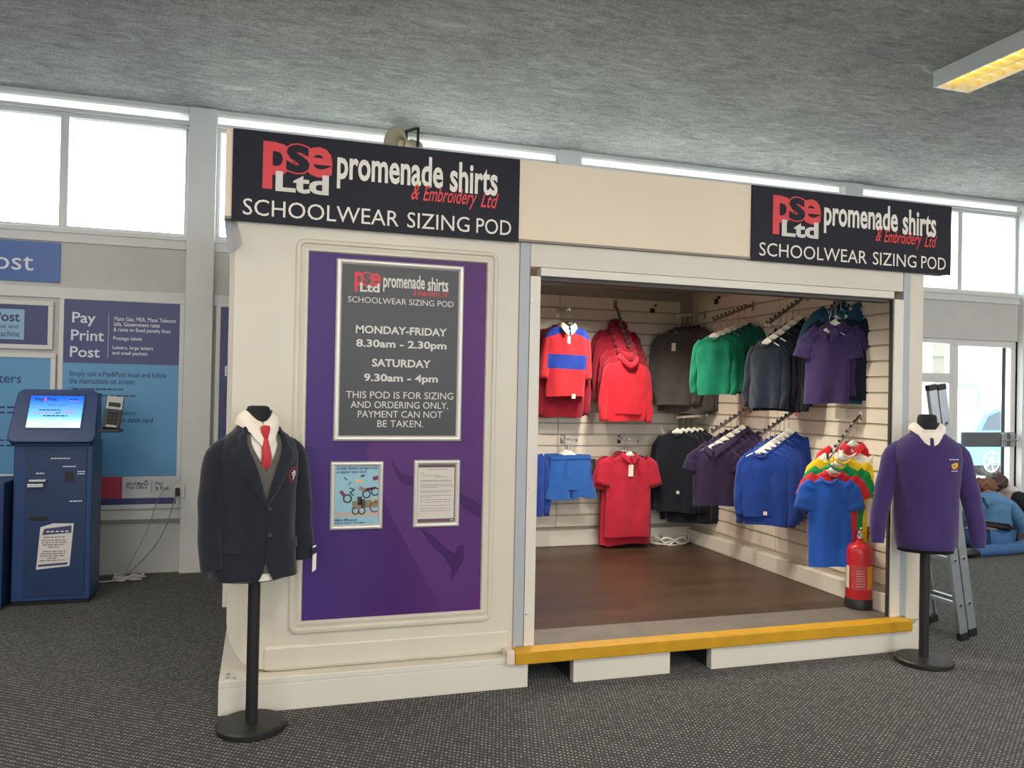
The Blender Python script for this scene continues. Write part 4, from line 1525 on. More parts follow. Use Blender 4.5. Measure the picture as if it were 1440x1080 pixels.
# little black plates and plugs on the slat boards
BPL = mat('black_plate', '#1f1c1b', 0.5)
for i, (x, z, lb) in enumerate(((3.345, 2.255, 'small black plate and plug on the back slat board above the jumpers'),)):
    t = thing('slatwall_plate', lb, 'plate', (x, YS, z))
    MB().box(x - .022, x + .022, YS - .012, YS, z - .02, z + .02, BPL).build('plate', t, bevel=.002)
    MB().lathe([(.011, 0), (.011, .016), (.006, .018)], BPL, (x + .028, YS, z + .045), (0, -1, 0), seg=12).build('plug', t)
for y, z, lb in ((6.13, 2.315, 'small black plate on the side slat board nearest the corner'), (5.52, 2.335, 'small black plate with plug on the side slat board above the green sweatshirts')):
    t = thing('slatwall_plate', lb, 'plate', (XS, y, z))
    MB().box(XS - .012, XS, y - .025, y + .025, z - .022, z + .022, BPL).build('plate', t, bevel=.002)
    MB().lathe([(.011, 0), (.011, .016), (.006, .018)], BPL, (XS, y - .05, z + .03), (-1, 0, 0), seg=12).build('plug', t)

# ceiling spots inside the pod
SPOT_EMIT = mat('spot_lens', '#fff3d8', 0.4, emit=6.0)
for i, (x, y, lb) in enumerate(((2.75, 5.75, 'small white spotlight on the pod ceiling near the back corner'), (2.75, 4.60, 'small white spotlight on the pod ceiling near the doorway'), (1.9, 5.2, 'small white spotlight on the pod ceiling over the back wall rails'))):
    t = thing('ceiling_spotlight', lb, 'spotlight', (x, y, 2.425), group='pod spotlights')
    MB().lathe([(.035, 0), (.035, -.012), (.008, -.014), (.008, -.03)], WHITE_PAINT, (x, y, 2.425), seg=16).build('mount', t, angle=.6)
    MB().lathe([(.02, -.03), (.034, -.035), (.036, -.075), (.030, -.075)], WHITE_PAINT, (x, y, 2.425), seg=16, cap=False).build('lamp_head', t, angle=.6)
    MB().lathe([(.030, -.066), (.001, -.067)], SPOT_EMIT, (x, y, 2.425), seg=16).build('lens', t)
    d = bpy.data.lights.new('spot_lamp', 'SPOT')
    d.energy = SPOT
    d.spot_size = 2.9
    d.spot_blend = 0.6
    d.shadow_soft_size = 0.05
    d.color = (1.0, 0.9, 0.76)
    o = bpy.data.objects.new('spot_lamp', d)
    C.objects.link(o)
    o.location = (x, y, 2.34)
    o.rotation_euler = (-.15, .25 if x > 2.5 else .1, 0)

# fire extinguisher
t = thing('fire_extinguisher', 'red fire extinguisher standing on the pod floor under the T-shirts', 'fire extinguisher', (3.655, 4.235, FZ))
EX = mat('extinguisher_red', '#c0242c', 0.3, var=0.04)
c = (3.655, 4.235, FZ)
MB().lathe([(.078, .060), (.079, .07), (.079, .355), (.074, .385), (.058, .405), (.030, .417), (.022, .425), (.022, .44)], EX, c, seg=36).build('cylinder', t, angle=.7)
MB().lathe([(.076, 0), (.083, .004), (.083, .060), (.079, .066)], mat('extinguisher_base_black', '#1d1a1a', 0.5), c, seg=36).build('base_ring', t, angle=.7)
mb = MB()
mb.lathe([(.018, .44), (.020, .445), (.020, .47), (.012, .475), (.012, .49)], CHROME, c, seg=16)
mb.tube([(c[0], c[1], c[2] + .485), (c[0] - .02, c[1] - .02, c[2] + .50), (c[0] - .035, c[1] - .06, c[2] + .515)], .006, CHROME, 8)
mb.tube([(c[0], c[1], c[2] + .47), (c[0] - .02, c[1] - .02, c[2] + .470), (c[0] - .03, c[1] - .06, c[2] + .465)], .006, CHROME, 8)
mb.build('valve', t, smooth=True)
MB().lathe([(.012, 0), (.012, .012)], mat('gauge_white', '#d9d9d4', 0.4), (c[0] - .015, c[1] - .02, c[2] + .455), (-.5, -.85, 0), seg=14).build('gauge', t)
for a0, a1, z0, z1, m_x, nm in ((-1.62, -.90, .13, .275, mat('ext_label_orange', '#e08a2a', 0.5), 'orange_label'), (-2.85, -1.70, .125, .28, mat('ext_label_red', '#b8434a', 0.5), 'instruction_label'), (-3.6, -3.05, .13, .27, mat('ext_label_cream', '#dcd6c2', 0.5), 'cream_label')):
    MB().grid(lambda u, v: (c[0] + .0802 * math.cos(a0 + (a1 - a0) * u), c[1] + .0802 * math.sin(a0 + (a1 - a0) * u), c[2] + z0 + (z1 - z0) * v), 10, 1, m_x).build(nm, t, smooth=True)
m = MB()
for q in range(7):
    z = c[2] + .15 + q * .016
    m.grid(lambda u, v: (c[0] + .0806 * math.cos(-2.75 + .95 * u), c[1] + .0806 * math.sin(-2.2 + .8 * u), z + .004 * v), 8, 1, mat('ext_label_print', '#d9a9a2', 0.5))
m.build('label_print', t)

# white cables heaped in the corner of the pod
CABLE = mat('cable_white', '#d5d0c6', 0.5)


def scribble(c0, rx, ry, n, z, seed, turns=3):
    rr = random.Random(seed)
    pts = []
    for i in range(n):
        a = turns * 2 * PI * i / n
        k = .55 + .45 * rr.random()
        pts.append((c0[0] + rx * k * math.cos(a), c0[1] + ry * k * math.sin(a), z + .006 + .065 * rr.random() ** 2))
    return pts


def smoothpath(pts, sub=5):
    out = []
    P = [Vector(p) for p in pts]
    for i in range(len(P) - 1):
        p0, p1, p2, p3 = P[max(0, i - 1)], P[i], P[i + 1], P[min(len(P) - 1, i + 2)]
        for j in range(sub):
            t = j / sub
            out.append(.5 * ((2 * p1) + (p2 - p0) * t + (2 * p0 - 5 * p1 + 4 * p2 - p3) * t * t + (3 * p1 - p0 - 3 * p2 + p3) * t ** 3))
    out.append(P[-1])
    return out


tag(MB().tube(smoothpath(scribble((3.50, 6.43), .20, .085, 60, FZ, 3, 6)), .006, CABLE, 6).build('cable', smooth=True), 'tangled white cable heaped on the pod floor in the back corner', 'cable')

# ------------------------------------------------------------------ mannequins
BUSTM = mat('bust_black_jersey', '#16171b', 0.85, var=0.06, vscale=30)


def mannequin(name, label, cx, cy, rz, top=1.415, hem=0.66, hw=.15, r=.148):
    t = thing(name, label, 'mannequin', (cx, cy, 0), rz)
    L = lambda mb, nm, **kw: mb.build(nm, t, **kw)
    o = wm(t)
    mb = MB().lathe([(.02, 0), (r - .006, 0), (r, .006), (r, .024), (r - .010, .032), (.045, .036)], BLACKMETAL, (cx, cy, 0), seg=48)
    L(mb, 'base_plate', angle=.6)
    mb = MB().lathe([(.026, .034), (.026, hem + .03)], BLACKMETAL, (cx, cy, 0), seg=24)
    L(mb, 'pole', angle=.6)
    rings = []
    for z, a, b in ((hem, hw * .92, .098), (hem + .12, hw * .92, .098), (.95, hw * .88, .094), (1.10, hw * .95, .098), (1.20, hw, .094), (1.245, hw * .85, .075), (1.280, hw * .50, .060), (1.305, .056, .052), (1.345, .052, .051), (top - .02, .050, .050), (top - .004, .044, .044), (top, .030, .030)):
        rings.append([o @ p for p in superring(0, 0, z, a, b, 40, 2.2)])
    L(MB().loft(rings, BUSTM), 'bust', smooth=True)
    return t


def ring_at(tab, z):
    for (z0, a0, b0), (z1, a1, b1) in zip(tab, tab[1:]):
        if z0 <= z <= z1:
            k = (z - z0) / (z1 - z0)
            k = k * k * (3 - 2 * k) * .5 + k * .5
            return a0 + (a1 - a0) * k, b0 + (b1 - b0) * k
    return tab[-1][1:] if z > tab[-1][0] else tab[0][1:]


def shell(tab, z0, z1, opening, off, m, nz=40, na=64, fold=0.0, ph=0.0, e=2.2):
    """open fronted cloth shell round a torso; opening(z) is the half angle left free at the front"""
    mb = MB()

    def fn(u, v):
        z = z0 + (z1 - z0) * v
        a, b = ring_at(tab, z)
        d_ = opening(z)
        q = -PI / 2 + d_ + (2 * PI - 2 * d_) * u
        ca, sb = math.cos(q), math.sin(q)
        x = (a + off) * math.copysign(abs(ca) ** (2 / e), ca)
        y = (b + off) * math.copysign(abs(sb) ** (2 / e), sb)
        f = fold * math.sin(q * 7 + ph + z * 9) * max(0, 1 - v * 1.3)
        n_ = .0025 * mnoise.noise(Vector((x * 12, y * 12, z * 9 + ph))) if fold else 0
        k = 1 + (f + n_) / max(.05, math.hypot(x, y))
        return Vector((x * k, y * k, z))
    mb.grid(fn, na, nz, m)
    return mb


def arm_tube(side, pts, widths, m, ph, dep=.8, n=22, N=24):
    mb = MB()
    P = [Vector((side * x, y, z)) for x, y, z in pts]

    def interp(arr, t):
        f = t * (len(arr) - 1)
        i = min(int(f), len(arr) - 2)
        k = f - i
        if isinstance(arr[0], Vector):
            p0, p1, p2, p3 = arr[max(0, i - 1)], arr[i], arr[i + 1], arr[min(len(arr) - 1, i + 2)]
            return .5 * ((2 * p1) + (p2 - p0) * k + (2 * p0 - 5 * p1 + 4 * p2 - p3) * k * k + (3 * p1 - p0 - 3 * p2 + p3) * k ** 3)
        return arr[i] * (1 - k) + arr[i + 1] * k
    rings = []
    for i in range(N + 1):
        t = i / N
        c = interp(P, t)
        d_ = (interp(P, min(1, t + .02)) - interp(P, max(0, t - .02))).normalized()
        s_ = Vector((0, 1, 0))
        nr = s_.cross(d_).normalized()
        sd_ = d_.cross(nr).normalized()
        wd = interp(widths, t)
        r = []
        for j in range(n):
            q = 2 * PI * j / n
            v = nr * wd * math.cos(q) + sd_ * wd * dep * math.sin(q)
            k = 1 + .035 * math.sin(t * 26 + ph + 1.5 * math.cos(q)) * math.sin(PI * t) + .05 * mnoise.noise((c + v) * 11 + Vector((ph, 0, 0)))
            r.append(c + v * k)
        rings.append(r)
    mb.loft(rings, m, cap0=True, cap1=True)
    return mb


def place(mb, o):
    mb.v = [o @ v for v in mb.v]
    return mb


# --- blazer mannequin
MX, MY, MRZ = -0.018, 3.70, 0.36
man1 = mannequin('mannequin', 'black mannequin stand wearing the navy blazer by the purple panel', MX, MY, MRZ)
O1 = wm(man1)
BLZ = fabric('blazer_navy', '#23252f')
BLZ2 = fabric('blazer_lapel', '#262833')
TAB = [(.640, .184, .124), (.76, .176, .122), (.90, .166, .114), (1.02, .165, .112), (1.12, .174, .114), (1.20, .176, .110), (1.245, .164, .096), (1.280, .135, .082), (1.310, .096, .070), (1.345, .066, .062)]


def vopen(z):
    if z < .75:
        return .02 + .13 * ((.75 - z) / .08) ** 2
    if z < 1.0:
        return .004
    k = (z - 1.0) / .34
    return .004 + .42 * k + .34 * k ** 3


t = thing('blazer', 'navy school blazer with round crest worn on the mannequin near the purple panel', 'blazer', (MX, MY, .65), MRZ)
B1 = lambda mb, nm, par=None, **kw: place(mb, O1).build(nm, par or t, **kw)
bod = shell(TAB, .672, 1.338, vopen, .006, BLZ, fold=.004, ph=.7)
B1(bod, 'jacket_body', smooth=True)
SL = [(.105, 0, 1.245), (.160, .0, 1.200), (.186, -.002, 1.08), (.198, -.012, .94), (.204, -.035, .81), (.200, -.05, .725)]
for s in (-1, 1):
    B1(arm_tube(s, SL, [.040, .062, .060, .054, .049, .045], BLZ, s + .3), 'sleeve', smooth=True)


def lapel(side):
    mb = MB()

    def fn(u, v):
        z = .995 + .335 * v
        a, b = ring_at(TAB, z)
        d0 = vopen(z) - .01
        if z < 1.225:
            wd = .02 + .56 * ((z - .995) / .23) ** .9
        elif z < 1.245:
            wd = .58 - .32 * (z - 1.225) / .02
        else:
            wd = .26 + .10 * (z - 1.245) / .08
        q = -PI / 2 + side * (d0 + wd * u)
        off = .011 + .007 * math.sin(PI * min(1, u * 1.05)) - .003 * u
        e = 2.2
        ca, sb = math.cos(q), math.sin(q)
        return ((a + off) * math.copysign(abs(ca) ** (2 / e), ca), (b + off) * math.copysign(abs(sb) ** (2 / e), sb), z - .012 * u * (1 if z < 1.225 else 0))
    mb.grid(fn, 8, 60, BLZ2)
    return mb


for s in (-1, 1):
    B1(lapel(s), 'lapel', smooth=True)


def on_body(tab, q, z, off, e=2.2):
    a, b = ring_at(tab, z)
    ca, sb = math.cos(q), math.sin(q)
    return Vector(((a + off) * math.copysign(abs(ca) ** (2 / e), ca), (b + off) * math.copysign(abs(sb) ** (2 / e), sb), z))


def patch(tab, q0, q1, z0, z1, off, m, nu=10, nv=6):
    return MB().grid(lambda u, v: on_body(tab, q0 + (q1 - q0) * u, z0 + (z1 - z0) * v, off), nu, nv, m)


for z in (.975, .865):
    p = on_body(TAB, -PI / 2 + .07, z, .007)
    B1(MB().lathe([(.011, 0), (.011, .003), (.008, .005), (.004, .004)], mat('blazer_button', '#2e3038', 0.35), p, (p.x * .3, -1, 0), seg=14), 'button', smooth=False)
for s in (-1, 1):
    B1(patch(TAB, -PI / 2 + s * .55, -PI / 2 + s * 1.15, .792, .835, .011, BLZ2), 'pocket_flap', smooth=True)
B1(patch(TAB, -PI / 2 + .40, -PI / 2 + .95, 1.02, 1.155, .0095, BLZ2), 'breast_pocket', smooth=True)
CR_R = mat('crest_red', '#9c3344', 0.7)
CR_W = mat('crest_white', '#d8d6d8', 0.7)
cq, cz = -PI / 2 + .74, 1.115


def crest_disc(r0, r1, m, off, n=28, ex=1.0):
    mb = MB()
    fn = lambda u, v: on_body(TAB, cq + (r0 + (r1 - r0) * v) * math.cos(2 * PI * u) / .145, cz + (r0 + (r1 - r0) * v) * ex * math.sin(2 * PI * u), off)
    return mb.grid(fn, n, 2, m)


c1 = B1(crest_disc(.001, .029, mat('crest_navy', '#2a2b3a', 0.8), .0115, ex=1.2), 'crest', smooth=True)
B1(crest_disc(.0245, .0285, CR_R, .0122, ex=1.2), 'crest_ring', c1, smooth=True)
m = MB()
for u0, v0, u1, v1, wd in ((-.004, -.026, .002, .016, .006), (-.014, .010, .012, .018, .004), (.008, -.012, .014, .012, .004), (-.012, -.004, -.016, .012, .003), (-.008, .022, .010, .020, .003)):
    p, q_ = Vector((u0, v0, 0)), Vector((u1, v1, 0))
    nn = (q_ - p).normalized().cross(Vector((0, 0, 1))) * wd * .8
    m.add([on_body(TAB, cq + a.x / .145, cz + a.y, .0128) for a in (.8 * (p + nn), .8 * (q_ + nn), .8 * (q_ - nn), .8 * (p - nn))], [(0, 1, 2, 3)], CR_W)
B1(m, 'crest_figure', c1)
# cuff tags
m = MB()
m.add([Vector(p) for p in ((.222, -.098, .80), (.250, -.085, .795), (.250, -.085, .745), (.222, -.098, .75))], [(0, 1, 2, 3)], mat('tag_navy', '#2c2f4c', 0.5))
B1(m, 'swing_tag')
m = MB()
m.add([Vector(p) for p in ((.224, -.100, .752), (.248, -.088, .758), (.247, -.088, .682), (.223, -.100, .676))], [(0, 1, 2, 3)], LABEL)
m.add([Vector(p) for p in ((.224, -.100, .792), (.244, -.090, .794), (.244, -.090, .786), (.224, -.100, .784))], [(0, 1, 2, 3)], LABEL)
B1(m, 'swing_tag')

SHIRTW = mat('fabric_shirt_white', '#e9e2d6', 0.85, var=0.05, vscale=16, bump=.12, bscale=200)
TAB2 = [(z, a - .006, b - .007) for z, a, b in TAB]
t = thing('school_shirt', 'white school shirt with pointed collar under the blazer', 'shirt', (MX, MY, .65), MRZ)
B1(shell(TAB2, .668, 1.34, lambda z: 0.0, -.002, SHIRTW, na=48, nz=30), 'shirt_body', smooth=True)


def shirt_collar(m, r0=.056, zt=1.396, spread=.10, leaf=.062, point=.045, gap=.07, out=.036):
    mb = MB()

    def fn(u, v):
        q = -PI / 2 + gap + (2 * PI - 2 * gap) * u
        a, b = math.cos(q), math.sin(q)
        fr = max(0.0, -b)
        pt = max(0.0, 1 - abs(abs(q + PI / 2 if q < PI / 2 else q - 1.5 * PI) - gap) / .62)
        r = r0 + out * v * (1 + .35 * pt) + .010 * math.sin(PI * v)
        z = zt - fr ** 2 * .050 - (leaf + point * pt ** 1.3) * v + .004 * math.sin(PI * v)
        return (a * r * (1.06 + .15 * v * pt), b * r * (1.0), z)
    mb.grid(fn, 72, 8, m)

    def st(u, v):
        q = -PI / 2 + gap * .6 + (2 * PI - 1.2 * gap) * u
        fr = max(0.0, -math.sin(q))
        return (math.cos(q) * (r0 - .001), math.sin(q) * (r0 - .001), zt - fr ** 2 * .050 - .05 * v)
    mb.grid(st, 48, 2, m)
    return mb


B1(shirt_collar(SHIRTW), 'collar', smooth=True)
GREYK = fabric('jumper_grey', '#5f5e58')
t = thing('v_neck_jumper', 'grey V-neck jumper between the white shirt and the blazer', 'jumper', (MX, MY, .65), MRZ)
TAB3 = [(z, a - .001, b - .002) for z, a, b in TAB]
B1(shell(TAB3, .70, 1.33, lambda z: .003 if z < 1.14 else .003 + .55 * ((z - 1.14) / .19), -.001, GREYK, na=48, nz=40), 'knit_body', smooth=True)
TIE = mat('fabric_tie_red', '#c22734', 0.6, var=.08, vscale=40, sheen=.3)
t = thing('school_tie', 'red school tie tucked into the grey jumper', 'tie', (MX, MY, 1.15), MRZ)


def tie_y(z):
    return -(ring_at(TAB, z)[1] + .004)


B1(MB().loft([[Vector((x * wd, tie_y(z) - d_ * (.006 + .008 * max(0, lift)) - min(0, lift) * .02, z)) for x, d_ in ((-1, 0), (-.5, 1), (.5, 1), (1, 0), (.5, -.6), (-.5, -.6))] for z, wd, lift in ((1.130, .024, -1), (1.165, .024, -.45), (1.20, .022, .3), (1.262, .017, 1), (1.278, .015, 1))], TIE), 'blade', smooth=True)
B1(MB().loft([[Vector((x * wd, -.080 + .004 * (1.33 - z) / .05 - .010 - d_ * .012, z)) for x, d_ in ((-1, 0), (-.6, 1), (.6, 1), (1, 0), (.6, -1), (-.6, -1))] for z, wd in ((1.272, .013), (1.285, .018), (1.320, .022), (1.332, .018))], TIE), 'knot', smooth=True)
m = MB()
m.box(.006, .013, -.1135, -.1125, 1.20, 1.222, CR_W)
m.box(.003, .016, -.1135, -.1125, 1.207, 1.212, CR_W)
B1(m, 'tie_crest')

# --- sweatshirt mannequin
NX, NY, NRZ = 3.628, 3.675, -.50
man2 = mannequin('mannequin', 'black mannequin stand wearing the purple sweatshirt by the ladder', NX, NY, NRZ, hem=.635, hw=.16, r=.155)
O2 = wm(man2)
TABS = [(.650, .150, .108), (.70, .160, .114), (.80, .162, .116), (.95, .164, .116), (1.08, .174, .118), (1.17, .184, .114), (1.225, .176, .100), (1.262, .148, .086), (1.292, .108, .076), (1.312, .082, .070)]
SWP = fabric('sweatshirt_purple', '#403064')
t = thing('school_sweatshirt', 'purple school sweatshirt with yellow embroidered badge worn on the mannequin', 'sweatshirt', (NX, NY, .65), NRZ)
B2 = lambda mb, nm, par=None, **kw: place(mb, O2).build(nm, par or t, **kw)
B2(shell(TABS, .672, 1.305, lambda z: 0.0, .006, SWP, fold=.003, ph=2.2), 'sweatshirt_body', smooth=True)
B2(shell([(z, a - .004, b - .004) for z, a, b in TABS], .655, .705, lambda z: 0.0, .006, SWP, nz=6), 'waist_rib', smooth=True)
SL2 = [(.105, 0, 1.235), (.165, .0, 1.185), (.205, -.004, 1.05), (.240, -.014, .90), (.260, -.03, .77), (.264, -.04, .675)]
for s in (-1, 1):
    B2(arm_tube(s, SL2, [.040, .062, .058, .050, .044, .034], SWP, s + 1.3), 'sleeve', smooth=True)
path = [(math.cos(q) * .081, math.sin(q) * .074, 1.312 - max(0, -math.sin(q)) ** 2 * .028) for q in (2 * PI * i / 40 for i in range(41))]
B2(MB().tube(path, .009, SWP, 8, cap=False), 'neck_rib', smooth=True)
bq, bz = -PI / 2 + .62, 1.135
m = MB()
BDY = mat('badge_yellow', '#d3a72c', 0.7)
BDR = mat('badge_red', '#a3314a', 0.7)


def bpatch(m, pts, mm, off=.0105):
    m.add([on_body(TABS, bq + a / .165, bz + b, off) for a, b in pts], [tuple(range(len(pts)))], mm)


bpatch(m, [(-.018, -.012), (-.006, -.022), (.004, -.018), (.016, -.020), (.024, -.004), (.020, .014), (.004, .016), (-.010, .010), (-.022, .008)], BDY)
bpatch(m, [(.006, -.024), (.024, -.024), (.024, -.010), (.012, -.008)], BDR, .0112)
bpatch(m, [(-.012, .000), (.000, .004), (.004, -.006), (-.008, -.008)], mat('badge_olive', '#7d6a2a', 0.7), .0112)
B2(m, 'badge', smooth=False)
m = MB()
for zz, a0, a1 in ((.030, -.034, .024), (-.034, -.018, .024)):
    a = a0
    while a < a1 - .004:
        bpatch(m, [(a, zz), (a + .006, zz), (a + .006, zz + .006), (a, zz + .006)], CR_W, .0108)
        a += .0085
B2(m, 'badge_lettering')
t = thing('school_polo', 'white polo shirt collar showing above the purple sweatshirt', 'polo shirt', (NX, NY, 1.2), NRZ)
TABP = [(z, a - .008, b - .008) for z, a, b in TABS]
B2(shell(TABP, .80, 1.30, lambda z: 0.0, 0.0, SHIRTW, na=40, nz=16), 'polo_body', smooth=True)
B2(patch(TABS, -PI / 2 - .42, -PI / 2 + .42, 1.284, 1.330, .0145, SHIRTW), 'neck_placket', smooth=True)
B2(shirt_collar(SHIRTW, r0=.061, zt=1.368, leaf=.042, point=.048, gap=.09, out=.030), 'collar', smooth=True)

# ------------------------------------------------------------------ payment kiosk by the posters
KB = mat('kiosk_blue', '#1f3d6e', 0.42, var=0.05, vscale=4)
KB2 = mat('kiosk_panel_blue', '#1b345e', 0.4, var=0.05, vscale=4)
KX0, KX1, KY0, KY1 = -1.575, -1.10, 6.08, 6.42
t = thing('payment_kiosk', 'tall dark blue payment kiosk with lit screen beside the wall posters', 'kiosk', ((KX0 + KX1) / 2, 6.25, 0))
MB().box(KX0, KX1, KY0, KY1, 0.03, 1.10, KB).build('body', t, bevel=.008)
MB().box(KX0 + .01, KX1 - .01, KY0 + .02, KY1 - .01, 0.0, 0.03, BLACK).build('plinth', t)
MB().box(-1.50, -1.135, KY0 - .006, KY0 + .01, 0.06, 1.055, KB2).build('door', t, bevel=.003)
# sloping head
A0, A1 = Vector((0, 6.00, 1.105)), Vector((0, 6.20, 1.455))       # lower and upper front edge
nrm = Vector((0, -(A1 - A0).z, (A1 - A0).y)).normalized()
upv = (A1 - A0).normalized()
HX0, HX1 = -1.605, -1.075
hw2 = (HX1 - HX0) / 2
hcx = (HX0 + HX1) / 2
prof = []
for px, pz in rrect(-hw2, hw2, 0, (A1 - A0).length, .05, 5):
    sc = 1 - .07 * pz / (A1 - A0).length
    prof.append((px * sc, pz))
ring0 = [Vector((hcx + a, 0, 0)) + A0 + upv * b for a, b in prof]
ring1 = [p - nrm * .07 for p in ring0]
mb = MB().loft([ring0, ring1], KB)
mb.build('head', t, bevel=.008)
mb = MB().prism([(6.03, 1.08), (6.05, 1.12), (6.235, 1.43), (6.40, 1.43), (6.42, 1.08)], -1.56, -1.11, KB, axis='x')
mb.build('head_support', t, bevel=.006)
sl = (A1 - A0).length
SCR = gradient_mat('kiosk_screen_picture', 1, [(-.10, '#cfeefb'), (-.04, '#6fb8f2'), (.10, '#1f5fd6')], emit=1.0, rough=.2)
SCW, SCH = .325, .245
sc_c = Vector((hcx, 0, 0)) + A0 + upv * (sl * .56) + nrm * .002
so = bpy.data.objects.new('screen', None)
me = bpy.data.meshes.new('screen')
me.from_pydata([(-SCW / 2, -SCH / 2, 0), (SCW / 2, -SCH / 2, 0), (SCW / 2, SCH / 2, 0), (-SCW / 2, SCH / 2, 0)], [], [(0, 1, 2, 3)])
me.materials.append(SCR)
so = bpy.data.objects.new('screen', me)
C.objects.link(so)
so.parent = t
so.location = sc_c - t.location
so.rotation_euler = (math.atan2(upv.z, upv.y), 0, 0)
fr = MB()
o_ = sc_c - nrm * .001
for a, b, c_, d_ in ((-SCW / 2 - .012, SCW / 2 + .012, SCH / 2, SCH / 2 + .012), (-SCW / 2 - .012, SCW / 2 + .012, -SCH / 2 - .012, -SCH / 2), (-SCW / 2 - .012, -SCW / 2, -SCH / 2, SCH / 2), (SCW / 2, SCW / 2 + .012, -SCH / 2, SCH / 2)):
    pts = [o_ + Vector((x, 0, 0)) + upv * z + nrm * .004 for x, z in ((a, c_), (b, c_), (b, d_), (a, d_))]
    fr.add(pts, [(0, 1, 2, 3)], KB2)
fr.build('bezel', t)
SINK = mat('screen_ink_navy', '#101a55', 0.4)
SRED = mat('screen_ink_pink', '#c77fc0', 0.4, emit=.5)
oo = sc_c + nrm * .0015
K = dict(o=oo, ux=(1, 0, 0), uz=upv)
m = MB()
for s_, a, b, c_, d_, mm, bo_ in (('Pay', -.135, -.082, .075, .108, SINK, .02), ('&', -.080, -.062, .083, .108, mat('screen_ink_red', '#e23b50', .4, emit=.6), .03), ('Post', -.060, -.002, .083, .108, SINK, .02),
                                  ('Did you know?', -.05, .05, .042, .056, SINK, 0), ('Touch screen to start', -.07, .075, -.102, -.090, SINK, 0)):
    MB().text(s_, a, b, c_, d_, mm, bold=bo_, **K).build('screen_lettering', so)


def kbar(u0, u1, z, mm, h=.008):
    u = u0
    while u < u1 - .006:
        e_ = min(u1, u + random.uniform(.012, .03))
        m.add([oo + Vector((x, 0, 0)) + upv * zz for x, zz in ((u, z), (e_, z), (e_, z + h), (u, z + h))], [(0, 1, 2, 3)], mm)
        u = e_ + .005


kbar(-.10, .03, .008, SINK)
kbar(.04, .12, .008, SRED)
kbar(-.13, .0, -.014, SRED)
kbar(.005, .03, -.014, SINK)
kbar(.035, .135, -.014, SRED)
kbar(-.07, .075, -.036, SINK)
kbar(.075, .13, .092, SINK, .006)
kbar(.075, .13, .080, SRED, .004)
for a, b, c_, d_ in ((-.085, .09, -.108, -.1065), (-.085, .09, -.0855, -.084), (-.085, -.0835, -.108, -.084), (.0885, .09, -.108, -.084)):
    m.add([oo + Vector((x, 0, 0)) + upv * z for x, z in ((a, c_), (b, c_), (b, d_), (a, d_))], [(0, 1, 2, 3)], SINK)
m.build('screen_print', so)
# slots, tray and captions on the kiosk front
yk = KY0 - .007
mb = MB()
mb.box(-1.475, -1.375, yk - .03, yk, .835, .848, ALU)
mb.box(-1.480, -1.385, yk - .045, yk, .800, .806, ALU)
mb.box(-1.480, -1.385, yk - .045, yk - .042, .806, .822, ALU)
mb.build('note_slot', t, bevel=.002)
MB().box(-1.265, -1.215, yk - .003, yk, .83, .90, BLACK).build('coin_slot', t, bevel=.002)
MB().box(-1.475, -1.36, yk - .004, yk, .575, .60, BLACK).build('receipt_slot', t, bevel=.002)
m = MB()
for x0, x1, z in ((-1.355, -1.24, .985), (-1.28, -1.20, .93), (-1.44, -1.39, .885), (-1.19, -1.145, .895), (-1.19, -1.145, .88), (-1.235, -1.155, .695)):
    u = x0
    while u < x1 - .004:
        e_ = min(x1, u + random.uniform(.008, .02))
        m.box(u, e_, yk - .001, yk, z, z + .007, PWHITE)
        u = e_ + .004
m.build('caption_print', t)
mb = MB()
mb.prism([(-1.075, 1.165), (-.93, 1.165), (-.93, 1.185), (-1.075, 1.185)], 6.05, 6.20, BLACK)
mb.build('terminal_shelf', t, bevel=.004)
# card terminal on its shelf
tt = thing('card_terminal', 'grey hand-held card terminal standing on the shelf at the kiosk screen', 'card machine', (-1.0, 6.14, 1.186))
GREYP = mat('terminal_grey', '#b9bcba', 0.4)
DGP = mat('terminal_dark', '#3b3f42', 0.45)
tilt = Matrix.Scale(1.0, 4) @ Matrix.Translation((-1.0, 6.12, 1.187)) @ Matrix.Rotation(.18, 4, 'Z') @ Matrix.Rotation(-.35, 4, 'X') @ Matrix.Rotation(.12, 4, 'Y') @ Matrix.Scale(1.12, 4)


def tb(x0, x1, y0_, y1_, z0, z1, mm):
    mb = MB().box(x0, x1, y0_, y1_, z0, z1, mm)
    mb.v = [tilt @ v for v in mb.v]
    return mb


tb(-.050, .050, -.002, .035, .005, .215, DGP).build('body', tt, bevel=.01)
tb(-.046, .046, -.012, -.002, .125, .21, GREYP).build('display_bezel', tt, bevel=.006)
tb(-.034, .034, -.0135, -.012, .14, .168, mat('terminal_lcd', '#3f4a44', 0.2)).build('display', tt)
mb = MB()
for r in range(4):
    for q in range(3):
        b_ = tb(-.028 + q * .021, -.014 + q * .021, -.008, -.002, .03 + r * .022, .043 + r * .022, BLACK)
        mb.add(b_.v, b_.f, BLACK)
mb.build('key_button', tt)
tb(-.03, .03, -.015, -.002, .008, .020, GREYP).build('card_slot', tt, bevel=.002)
